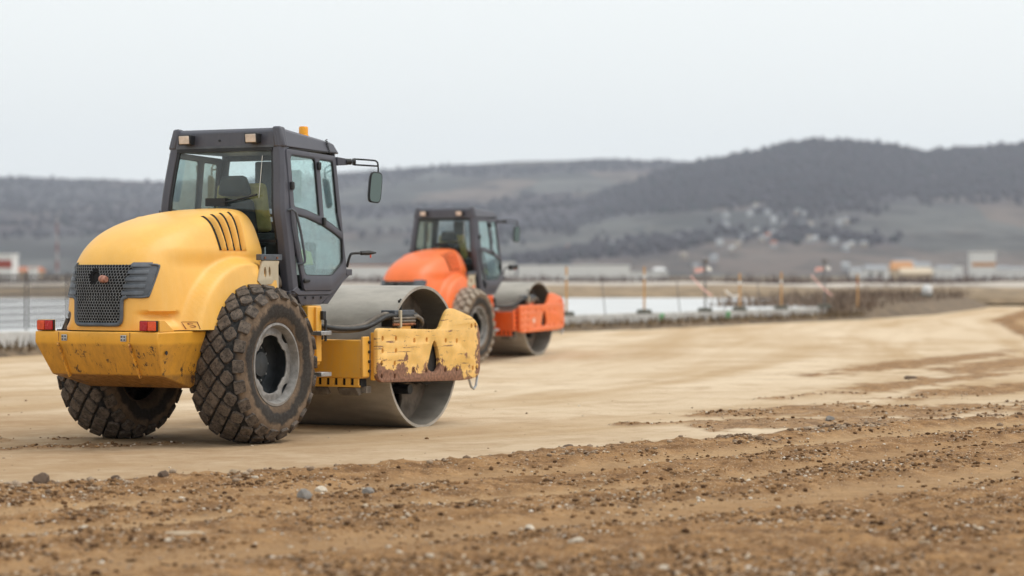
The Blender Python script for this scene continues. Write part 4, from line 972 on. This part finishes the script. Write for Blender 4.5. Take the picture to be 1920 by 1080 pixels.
    MB().cyl((2.45, -1.03, 1.27), (2.45, -1.03, 1.33), .022, 10).tube([(2.45, -1.03, 1.33), (2.47, -1.03, 1.36), (2.46, -1.03, 1.395), (2.43, -1.03, 1.385), (2.44, -1.03, 1.345)], .014, 8).build('coupling', M['under'], hbx, 60)
    for k in range(3):
        pth = spline([(2.62, -1.03 - .03 * k, 1.23 - .01 * k), (2.72, -1.03 - .03 * k, 1.25 - .02 * k), (2.84, -1.02 - .03 * k, 1.19 - .02 * k), (2.88, -1.0, 1.05), (2.88, -.95, .95)], 6)
        MB().tube(pth, .024, 8).build('hose', M['hose_dusty'], root, 60)
    MB().tube([(1.35, -.74, .99), (1.35, -.74, 1.12), (1.36, -.74, 1.15)], .012, 6).build('hose_bracket', M['black'], root)
    return root
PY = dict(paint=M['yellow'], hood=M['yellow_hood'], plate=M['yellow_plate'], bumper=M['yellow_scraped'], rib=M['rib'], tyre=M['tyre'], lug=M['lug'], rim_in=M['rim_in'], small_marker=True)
PO = dict(paint=M['orange'], hood=M['orange_hood'], plate=M['orange_plate'], bumper=M['orange'], rib=M['orange'], tyre=M['tyre_pale'], lug=M['lug_pale'], rim_in=M['rim_in'], small_marker=False)
make_roller('yellow single drum road roller with grey cab and worn paint in the foreground', (-3.24, 24.1, -.012), (0, 0, R(62.5)), PY)
oroll = make_roller('orange single drum road roller with grey cab, farther down the road', (ORX, ORY, -.17), (0, R(-2.5), ORT), PO, detail=False)
_st = MB().lathe([(.001, -1.172), (.055, -1.172), (.055, -1.168), (.001, -1.168)], (2.42, 0, .76), 20).build('sticker', M['sticker'], oroll)
# ------------------------------------------------------------------ the far side of the road
FL = np.concatenate([[0], np.cumsum(np.hypot(*np.diff(FAR, axis=0).T))])
def far_pt(s, off=0., z=0.):
    x = np.interp(s, FL, FAR[:, 0]); y = np.interp(s, FL, FAR[:, 1]); e = 2.
    tx = np.interp(s + e, FL, FAR[:, 0]) - np.interp(s - e, FL, FAR[:, 0]); ty = np.interp(s + e, FL, FAR[:, 1]) - np.interp(s - e, FL, FAR[:, 1]); L = math.hypot(tx, ty)
    return (float(x - ty / L * off), float(y + tx / L * off), z)      # off > 0: away from the road
def far_s_at(px):   # arc length where the far edge crosses this bearing
    ss = np.linspace(FL[1], FL[-1], 4000); c = [960 + FPX * far_pt(s)[0] / far_pt(s)[1] for s in ss[::8]]
    return float(np.interp(px, c, ss[::8]))
M['concrete'] = simple('pale_concrete', (.54, .53, .51), .9, var=.18, scale=1.3, bump=.2)
M['slab'] = simple('white_concrete', (.56, .57, .58), .85, var=.08, scale=.35)
M['bank'] = simple('dry_grass_bank', (.27, .20, .13), 1., var=.3, scale=.8)
M['bank2'] = simple('pale_gravel_bank', (.45, .40, .35), 1., var=.2, scale=.5)
M['berm'] = simple('weedy_berm', (.15, .105, .065), 1., var=.45, scale=2.2)
M['post_org'] = simple('orange_post', (.55, .30, .11), .6)
M['post_grey'] = simple('grey_post', (.16, .15, .15), .6)
M['foot'] = simple('mossy_foot', (.12, .12, .10), .9)
M['barrier_red'] = simple('barrier_red', (.34, .085, .07), .6)
M['barrier_white'] = simple('barrier_white', (.75, .74, .72), .6)
M['mast_white'] = simple('faded_white', (.36, .34, .35), .7); M['mast_red'] = simple('faded_red', (.24, .12, .12), .7)
M['green'] = simple('green_marker', (.20, .62, .27), .6)
M['tape'] = simple('tape', (.78, .45, .40), .6)
M['wire'] = simple('fence_wire', (.09, .085, .085), .5)
M['wall_w'] = simple('white_wall', (.72, .72, .72), .8, var=.05)
M['wall_c'] = simple('cream_wall', (.58, .48, .36), .8, var=.05)
M['roof_r'] = simple('tile_roof', (.42, .16, .09), .8)
M['roof_g'] = simple('grey_roof', (.30, .31, .33), .8)
M['roof_o'] = simple('orange_roof', (.52, .27, .13), .8)
M['dark_g'] = simple('dark_green', (.02, .055, .05), .6)
M['vill_w'] = simple('village_white', (.42, .43, .44), .8); M['vill_c'] = simple('village_cream', (.34, .29, .24), .8)
M['pane'] = simple('window_pane', (.05, .06, .07), .3)

def fill_poly(name, pts, z, mat):
    me = finish(plate([(p[0], p[1]) for p in pts], [], .02), name, mat, lambda x, y, zz: (x, y, z + zz), 0); return link(name, me)
s_end = far_s_at(1592); s_beg = FL[1] + 1
ss = np.linspace(s_beg, s_end, 24)
slab_pts = [far_pt(s, 1.15) for s in ss] + [(17.5, 126, 0), (-34, 126, 0), (-26, 60, 0)]
tag(fill_poly('concrete_apron', slab_pts, .43, M['slab']), kind='structure')
wall = thing('retaining_wall', 'long low grey concrete wall along the far edge of the road', 'wall', far_pt(s_beg, 1.0))
wl = Vector(wall.location); seg = 2.5; s = s_beg; i = 0
while s < s_end:
    a, b = far_pt(s + .012, .85), far_pt(min(s + seg, s_end) - .012, .85); c_, d_ = far_pt(min(s + seg, s_end) - .012, 1.15), far_pt(s + .012, 1.15)
    h = .45 + .012 * math.sin(i * 2.1)
    MB().hexa([Vector(p[:2] + (-.05,)) - wl for p in (a, b, c_, d_)] + [Vector(p[:2] + (h,)) - wl for p in (a, b, c_, d_)]).build('wall_panel', M['concrete'], wall, bevel=.02); s += seg; i += 1
# dirt berm with dry weeds in front of the wall
rg = []
for s in np.linspace(FL[1], FL[-2] - 2, 160):
    w = 1 + .35 * math.sin(s * .9) + .2 * math.sin(s * 2.3); hh = .16 + .05 * math.sin(s * 1.7) + .03 * math.sin(s * 4.1)
    if s > s_end: hh = .16 + .5 * sstep(0, 10, np.array(s - s_end)) * (1 - .75 * float(sstep(FL[-2] - 35, FL[-2] - 4, np.array(s)))); w = 1.2 + 2.4 * float(sstep(0, 12, np.array(s - s_end)))
    rg.append([far_pt(s, -.35 * w, -.03), far_pt(s, -.05, hh * .7), far_pt(s, .3 * w, hh), far_pt(s, .82 + (w - 1) * 1.2 * (s > s_end), hh * .8), far_pt(s, 1.0 + 2.5 * (w - 1) * (s > s_end), -.05)])
tag(MB().loft(rg, closed=False).build('earth_berm', M['berm'], None, 60), kind='structure')
def weeds(name, n, place, hmin, hmax, mat, label, cat, width=.012, seed=1, lean=.5):
    g = np.random.default_rng(seed); V = []; Fc = []
    for i in range(n):
        x, y, z = place(g); h = hmin + (hmax - hmin) * g.random() ** 1.5; a = g.random() * 6.28; l = g.normal(0, lean * .5, 2) * h
        dx, dy = math.cos(a) * width, math.sin(a) * width; o = len(V)
        V += [(x - dx, y - dy, z), (x + dx, y + dy, z), (x + l[0] * .4 + dx * .7, y + l[1] * .4 + dy * .7, z + h * .55), (x + l[0] * .4 - dx * .7, y + l[1] * .4 - dy * .7, z + h * .55), (x + l[0], y + l[1], z + h)]
        Fc += [(o, o + 1, o + 2, o + 3), (o + 3, o + 2, o + 4)]
    me = bpy.data.meshes.new(name); me.from_pydata(V, [], Fc); me.materials.append(mat)
    return tag(link(name, me), label, cat, kind='stuff')
wm = island_mat('dry_weed', (.10, .065, .04), (.30, .22, .13)); sm = island_mat('bare_scrub', (.13, .095, .075), (.30, .22, .165))
def on_berm(g):
    s = g.uniform(FL[1], s_end + 2); return far_pt(s, g.normal(.15, .3), .1)
weeds('dry_weeds', 4200, on_berm, .08, .32, wm, 'fringe of dry brown weeds at the foot of the concrete wall', 'weeds', .02, 1)
def on_bank(g):
    s = g.uniform(s_end - 1, FL[-2] - 6); f = 1 - .55 * (s - s_end) / (FL[-2] - s_end); return far_pt(s, g.uniform(.0, 5.5 + 6 * (1 - f)), .12 + .35 * g.random())
weeds('roadside_scrub', 9000, on_bank, .15, .75, sm, 'brown leafless scrub on the bank inside the road bend', 'scrub', .03, 2)
# raised strips and hedge beyond the apron
def strip(name, y0, y1, z0, z1, x0, x1, mat, crest=.5):
    rg = []
    for x in np.linspace(x0, x1, 60):
        w = .12 * math.sin(x * .21) + .08 * math.sin(x * .57 + 1); rg.append([(x, y0, z0 - .3), (x, y0 + .2, z0), (x, y0 + (y1 - y0) * crest, z1 + w * (z1 - z0)), (x, y1, z1 * .9 + w * .3), (x, y1 + 2, -.2)])
    return tag(MB().loft(rg, closed=False).build(name, mat, None, 60), kind='structure')
strip('grass_bank', 126, 140, .43, 1.02, -60, 70, M['bank'])
strip('gravel_terrace', 150, 172, .55, 1.12, -60, 80, M['bank2'])
def hedge(x0, x1, y0, y1, z):
    return lambda g: (g.uniform(x0, x1), g.uniform(y0, y1), z)
weeds('hedge_scrub', 9000, hedge(-60, 60, 185, 215, .2), .6, 1.75, island_mat('hedge_twig', (.10, .075, .08), (.21, .16, .15)), 'band of bare purple brown bushes beyond the concrete apron', 'bushes', .07, 4)
weeds('plain_scrub', 6000, hedge(-30, 150, 230, 420, .0), .5, 1.6, island_mat('plain_twig', (.12, .09, .085), (.26, .20, .17)), 'low brown brush on the plain before the village', 'brush', .1, 5)

# orange posts standing on block feet, thin leaning posts with tape
def bg_z(px, top, D): return HC + (515 - top) / FPX * D
def post(px, base, top, label, orange=True, foot=True):
    s = far_s_at(px); x, y, _ = far_pt(s, 1.6); x = (px - 960) / FPX * y; z0 = .44
    zt = bg_z(px, top, y); t = thing('fence_post' if not orange else 'barrier_post', label, 'post', (x, y, z0), (0, 0, 0), 'posts on the concrete apron')
    if orange:
        MB().tube([(0, 0, .0), (0, 0, zt - z0)], .032, 10).build('shaft', M['post_org'], t)
        MB().tube([(0, 0, zt - z0 - .38), (0, 0, zt - z0 - .26)], .036, 10).build('band', M['barrier_red'] if not foot else M['barrier_white'], t)
    else:
        MB().tube([(0, 0, 0), (-.12, 0, zt - z0)], .014, 8).build('shaft', M['post_grey'], t)
    if foot:
        MB().hexa([(-.25, -.15, 0), (.25, -.15, 0), (.25, .15, 0), (-.25, .15, 0), (-.21, -.12, .13), (.21, -.12, .13), (.21, .12, .13), (-.21, .12, .13)]).build('foot', M['foot'], t, bevel=.02)
    return t
post(1062, 600, 500, 'orange post just right of the orange roller drum')
post(1208, 582, 500, 'tallest orange post on a mossy block foot')
post(1387, 575, 512, 'orange post with a pale band before the hanging tape')
post(1465, 560, 510, 'orange post nearest the end of the concrete apron')
post(1608, 560, 514, 'short orange post beyond the apron end', foot=False)
for px, tp, lb in ((1135, 520, 'thin leaning grey post left of the tallest orange post'), (1275, 520, 'thin leaning grey post right of the tallest orange post'), (1425, 520, 'thin leaning grey post left of the last orange post'), (1360, 545, 'short thin grey post beside the hanging tape')):
    post(px, 600, tp, lb, orange=False, foot=False)
def lamp(px, label):
    s = far_s_at(px); x, y, _ = far_pt(s, 1.8); x = (px - 960) / FPX * y
    t = thing('marker_pole', label, 'pole', (x, y, .44)); zt = bg_z(px, 492, y) - .44
    MB().tube([(0, 0, 0), (0, 0, zt)], .03, 8).build('shaft', M['post_grey'], t)
    MB().lathe([(.001, zt - .02), (.11, zt), (.12, zt + .10), (.05, zt + .16), (.001, zt + .17)], (0, 0, 0), 12, 'z').build('head', M['post_grey'], t)
    MB().hexa([(-.25, -.15, 0), (.25, -.15, 0), (.25, .15, 0), (-.25, .15, 0), (-.21, -.12, .13), (.21, -.12, .13), (.21, .12, .13), (-.21, .12, .13)]).build('foot', M['foot'], t, bevel=.02)
    MB().hexa([(-.35, -.03, zt - .35), (-.05, -.03, zt - .30), (-.05, .0, zt - .30), (-.35, .0, zt - .35), (-.33, -.03, zt - .18), (-.05, -.03, zt - .16), (-.05, .0, zt - .16), (-.33, .0, zt - .18)]).build('flag', M['tape'], t)
    MB().hexa([(.04, -.03, zt - .26), (.22, -.03, zt - .30), (.22, 0, zt - .30), (.04, 0, zt - .26), (.04, -.03, zt - .10), (.20, -.03, zt - .16), (.20, 0, zt - .16), (.04, 0, zt - .10)]).build('flag', M['barrier_white'], t)
lamp(1322, 'dark pole with pink and white flags on a block foot, left one'); lamp(1546, 'dark pole with pink flags at the right end of the apron')
def tape(p0, p1, sag, label, mat):
    a, b = Vector(p0), Vector(p1); pts = [a.lerp(b, t) - Vector((0, 0, sag * 4 * t * (1 - t))) for t in np.linspace(0, 1, 14)]
    mb = MB(); mb.loft([[p, p + Vector((0, .01, .05)), p + Vector((0, .02, .05)), p + Vector((0, .01, 0))] for p in pts]); tag(mb.build('barrier_tape', mat, None, 60), label, 'tape')
def apt(px, row, off=1.6):
    x, y, _ = far_pt(far_s_at(px), off); return ((px - 960) / FPX * y, y, HC - (row - 515) / FPX * y)
tape(apt(1295, 518), apt(1335, 556), .05, 'pink tape hanging from the left flag pole', M['tape'])
tape(apt(1360, 545), apt(1388, 553), .12, 'white and red tape between the middle posts', M['barrier_white'])
tape(apt(1521, 516), apt(1560, 555), .05, 'pink tape hanging from the right flag pole', M['tape'])
for px, lb in ((1283, 'bright green marker on the wall below the left flag pole'), (1406, 'bright green marker on the wall near the middle posts')):
    x, y, _ = far_pt(far_s_at(px), .78); MB_ = MB().hexa([(x - .07, y - .03, .05), (x + .07, y - .03, .05), (x + .06, y, .05), (x - .08, y, .05), (x - .06, y - .03, .40), (x + .06, y - .03, .42), (x + .05, y, .42), (x - .07, y, .40)])
    tag(MB_.build('marker_board', M['green'], None, bevel=.01), lb, 'marker')
# wire mesh fence and red barriers at the left
s0 = far_s_at(-130); s1 = far_s_at(330); npan = 6
for k in range(npan):
    a = Vector(far_pt(s0 + (s1 - s0) * k / npan, 1.9, .44)); b = Vector(far_pt(s0 + (s1 - s0) * (k + 1) / npan, 1.9, .44)); d = (b - a); L = d.length; d.normalize(); up = Vector((0, 0, 1)); Hh = 1.22
    where = ['beyond the left picture edge', 'at the left edge of the picture', 'left of the bumper', 'behind the rear grille', 'behind the hood', 'behind the cab'][k]
    t = thing('mesh_fence', 'grey wire mesh fence panel on the wall, ' + where, 'fence', a, (0, 0, 0), 'wire mesh fence panels')
    for q in (.04, L - .04): MB().tube([d * q, d * q + up * (Hh + .05)], .013, 8).build('fence_upright', M['wire'], t)
    ms = MB(); nv = int(L / .075)
    for i in range(1, nv): ms.tube([d * (L * i / nv) + up * .05, d * (L * i / nv) + up * Hh], .011, 4)
    for i in range(9): ms.tube([d * .04 + up * (.06 + i * .144), d * (L - .04) + up * (.06 + i * .144)], .009, 4)
    tag(ms.build('wire_mesh', M['wire'], t, 0), kind='stuff')
def red_barrier(px0, px1, r0, r1, off, label):
    p = apt(px0, r0, off); q = apt(px1, r0, off); zb = HC - (r1 - 515) / FPX * p[1]; L = q[0] - p[0]; h = p[2] - zb
    t = thing('plank_barrier', label, 'barrier', (p[0], p[1], zb))
    n = 4
    for k in range(n): MB().span((L * k / n + .002, -.02, 0), (L * (k + 1) / n - .002, .02, h)).build('plank_stripe', M['barrier_red'] if k % 4 != 1 else M['barrier_white'], t, bevel=.006)
    for q_ in (.15, L - .15): MB().span((q_ - .03, .022, .43 - zb if zb > .43 else -zb), (q_ + .03, .07, h)).build('leg', M['foot'], t)
red_barrier(-90, 34, 605, 624, .4, 'red and white plank barrier low at the left edge of the road')
# ------------------------------------------------------------------ buildings
def house(px, base_row, D, w, d, h, roof_h, wallm, roofm, label, rot=0., z=None, x=None, band=None, win=True, name='house', cat='house', group=None):
    X = (px - 960) / FPX * D if x is None else x; Z = 0 if z is None else z
    t = thing(name, label, cat, (X, D, Z), (0, 0, rot), group)
    MB().span((-w / 2, -d / 2, -1.5), (w / 2, d / 2, h)).build('wall', wallm, t)
    if roof_h > 0:
        e = .35; MB().add([(-w / 2 - e, -d / 2 - e, h + .01), (w / 2 + e, -d / 2 - e, h + .01), (w / 2 + e, d / 2 + e, h + .01), (-w / 2 - e, d / 2 + e, h + .01), (-w / 2, 0, h + roof_h), (w / 2, 0, h + roof_h)], [(0, 1, 5, 4), (2, 3, 4, 5), (1, 2, 5), (3, 0, 4), (0, 3, 2, 1)]).build('roof', roofm, t)
    else: MB().span((-w / 2 - .1, -d / 2 - .1, h + .01), (w / 2 + .1, d / 2 + .1, h + .25)).build('roof', roofm, t)
    if band: MB().span((-w / 2 - .04, -d / 2 - .05, h * band[0]), (w / 2 + .04, -d / 2 - .003, h * band[1])).build('band', band[2], t)
    if win:
        nw = max(1, int(w / 3))
        for k in range(nw):
            xx = -w / 2 + (k + .5) * w / nw; MB().span((xx - .5, -d / 2 - .03, h * .45), (xx + .5, -d / 2 - .004, h * .78)).build('window', M['pane'], t)
    return t
house(1841, 527, 620, 6.0, 5, 7.2, 0, M['wall_w'], M['wall_w'], 'tall white block with an orange band by the road bend', band=(.52, .66, M['roof_o']), name='building', cat='building', win=False)
house(1690, 530, 640, 5.5, 5, 3.0, 2.2, M['wall_c'], M['roof_o'], 'cream house with an orange roof left of the white block')
house(1716, 545, 520, 6.5, 5, 1.9, 1.2, M['wall_c'], M['wall_c'], 'low wide cream house in front of the orange roofed one', win=False)
house(1640, 530, 700, 6, 5, 3.0, 1.5, M['wall_w'], M['roof_g'], 'white house with grey roof, leftmost of the village edge')
house(1662, 520, 850, 7, 6, 4.6, 0, M['wall_w'], M['wall_w'], 'white flat house behind the leftmost village house', win=False)
house(1770, 520, 760, 5, 5, 3.4, 1.2, M['wall_w'], M['roof_g'], 'small white gabled house left of the narrow pale one', win=False)
house(1726, 500, 1050, 8, 6, 5.6, 1.6, M['wall_w'], M['roof_g'], 'white house rising behind the flat roofed one', win=False)
house(1875, 520, 820, 6, 5, 3.4, 1.2, M['wall_w'], M['roof_g'], 'white house just right of the banded block', win=False)
house(1745, 530, 660, 5, 5, 3.2, 0, M['wall_w'], M['wall_w'], 'white flat roofed house beside the cream houses')
house(1695, 488, 1300, 11, 8, 8, 2.0, M['wall_w'], M['roof_g'], 'white house standing highest above the cream houses', win=False)
house(1708, 508, 900, 11, 8, 3.2, 1.0, M['wall_w'], M['wall_w'], 'long white shed behind the cream houses', win=False)
house(1612, 505, 1000, 8, 8, 3.0, 1.6, M['wall_w'], M['roof_g'], 'white shed at the foot of the dark wood', win=False)
house(1792, 520, 800, 4, 4, 4.6, 0, M['wall_w'], M['roof_g'], 'narrow pale house between village and white block', win=False)
house(1900, 515, 900, 9, 6, 3.6, 1.0, M['wall_w'], M['roof_g'], 'pale low house at the right picture edge', win=False)
house(1075, 505, 480, 22, 8, 3.3, 0, M['wall_w'], M['wall_w'], 'long flat white warehouse behind the orange roller drum', name='warehouse', cat='warehouse', win=False)
house(1180, 512, 520, 16, 8, 2.3, 0, M['wall_w'], M['roof_g'], 'low white warehouse right of the long one', name='warehouse', cat='warehouse', win=False)
house(1236, 505, 600, 2.6, 2.6, 2.6, .8, M['wall_w'], M['wall_w'], 'small white tank house above the tallest orange post', name='tank_house', win=False)
house(948, 500, 420, 3.4, 3, 3.6, 0, M['wall_w'], M['wall_w'], 'white hut seen beside the orange roller cab', name='hut', cat='hut', win=False)
house(690, 505, 450, 9, 6, 3.2, 0, M['wall_w'], M['roof_r'], 'pale shed seen between the two rollers', name='shed', cat='shed', win=False)
house(650, 512, 500, 6, 6, 3.0, .0, M['wall_c'], M['roof_o'], 'cream shed just right of the yellow cab', name='shed', cat='shed', win=False)
house(-14, 535, 300, 5.6, 4, 4.0, 0, M['wall_w'], M['wall_w'], 'white shed with a broad red band at the left edge', band=(.62, .86, M['barrier_red']), name='shed', cat='shed', win=False)
house(30, 512, 420, 9, 5, 2.2, .8, M['wall_c'], M['roof_r'], 'low house with red roof right of the banded shed', win=False)
house(62, 512, 400, 1.4, 1.4, 2.6, 0, M['wall_w'], M['wall_w'], 'small white hut below the striped mast', name='hut', cat='hut', win=False)
house(1005, 424, 0, 0, 0, 0, 0, None, None, '') if False else None
vg = np.random.default_rng(8)
vill = [(px + vg.normal(0, 34), row + vg.normal(0, 14)) for px, row, n in ((1480, 408, 7), (1450, 445, 8), (1530, 432, 6), (1345, 460, 4), (1400, 425, 3), (1560, 470, 5), (1160, 470, 3), (1290, 480, 4)) for _ in range(n)]
vill += [(1005, 424), (1003, 488), (1070, 470), (900, 470), (620, 470), (100, 470), (20, 440)]
for i, (px, row) in enumerate(vill):
    x, y, z = hill_at(fn_, px, row); w_ = vg.uniform(5.5, 8.5); wm_ = M['vill_w'] if vg.random() < .7 else M['vill_c']; rm_ = [M['roof_r'], M['roof_g'], M['roof_g'], M['vill_w'], M['roof_g'], M['vill_c']][vg.integers(6)]
    if i >= len(vill) - 7: rm_ = M['roof_r']
    house(px, row, y, w_, 8, 5.0, 3.0, wm_, rm_, 'tiny pale village house on the distant hillside', vg.uniform(-.6, .6), z, x, win=False, group='village houses on the distant hillside')
# red and white mast
t = thing('striped_mast', 'tall red and white striped mast on the plain at left', 'mast', ((107 - 960) / FPX * 900, 900, 0)); Hm = HC + 112 / FPX * 900
for k in range(7):
    za, zb = Hm * k / 7, Hm * (k + 1) / 7; MB().tube([(0, 0, za + .01), (0, 0, zb - .01)], [.62 - .05 * k, .62 - .05 * (k + 1)], 8).build('mast_section', M['mast_white'] if k % 2 == 0 else M['mast_red'], t)
# dark bundle with a pale top on the bank
p = far_pt(far_s_at(1775), 1.2, .42)
t = thing('covered_bundle', 'small dark green bundle with a white top on the bank by the bend', 'bundle', p)
MB().loft([[(-.75 * k_ + o_, -.35 * k_, z_), (.55 * k_ + o_, -.35 * k_, z_), (.55 * k_ + o_, .35 * k_, z_), (-.75 * k_ + o_, .35 * k_, z_)] for z_, k_, o_ in ((-.2, 1, 0), (.1, .9, .05), (.32, .5, .25))]).build('cover', M['dark_g'], t, bevel=.06)
MB().lathe([(.001, .25), (.2, .28), (.26, .45), (.22, .66), (.1, .74), (.001, .75)], (.28, 0, 0), 14, 'z').build('white_top', M['wall_w'], t, 60)

# ------------------------------------------------------------------ air
hz = MB().span((-9500, -120, -40), (9500, 9800, 560)); hzm = NT('haze_air'); pv = hzm.n('VolumePrincipled')
pv.inputs['Color'].default_value = (.80, .87, 1.0, 1); pv.inputs['Density'].default_value = 6.5e-5; pv.inputs['Anisotropy'].default_value = .2
hzm.t.links.new(pv.outputs[0], hzm.out.inputs['Volume'])
tag(hz.build('haze', hzm.m, None, 0), 'thin pale haze over the whole plain', 'haze', kind='stuff')
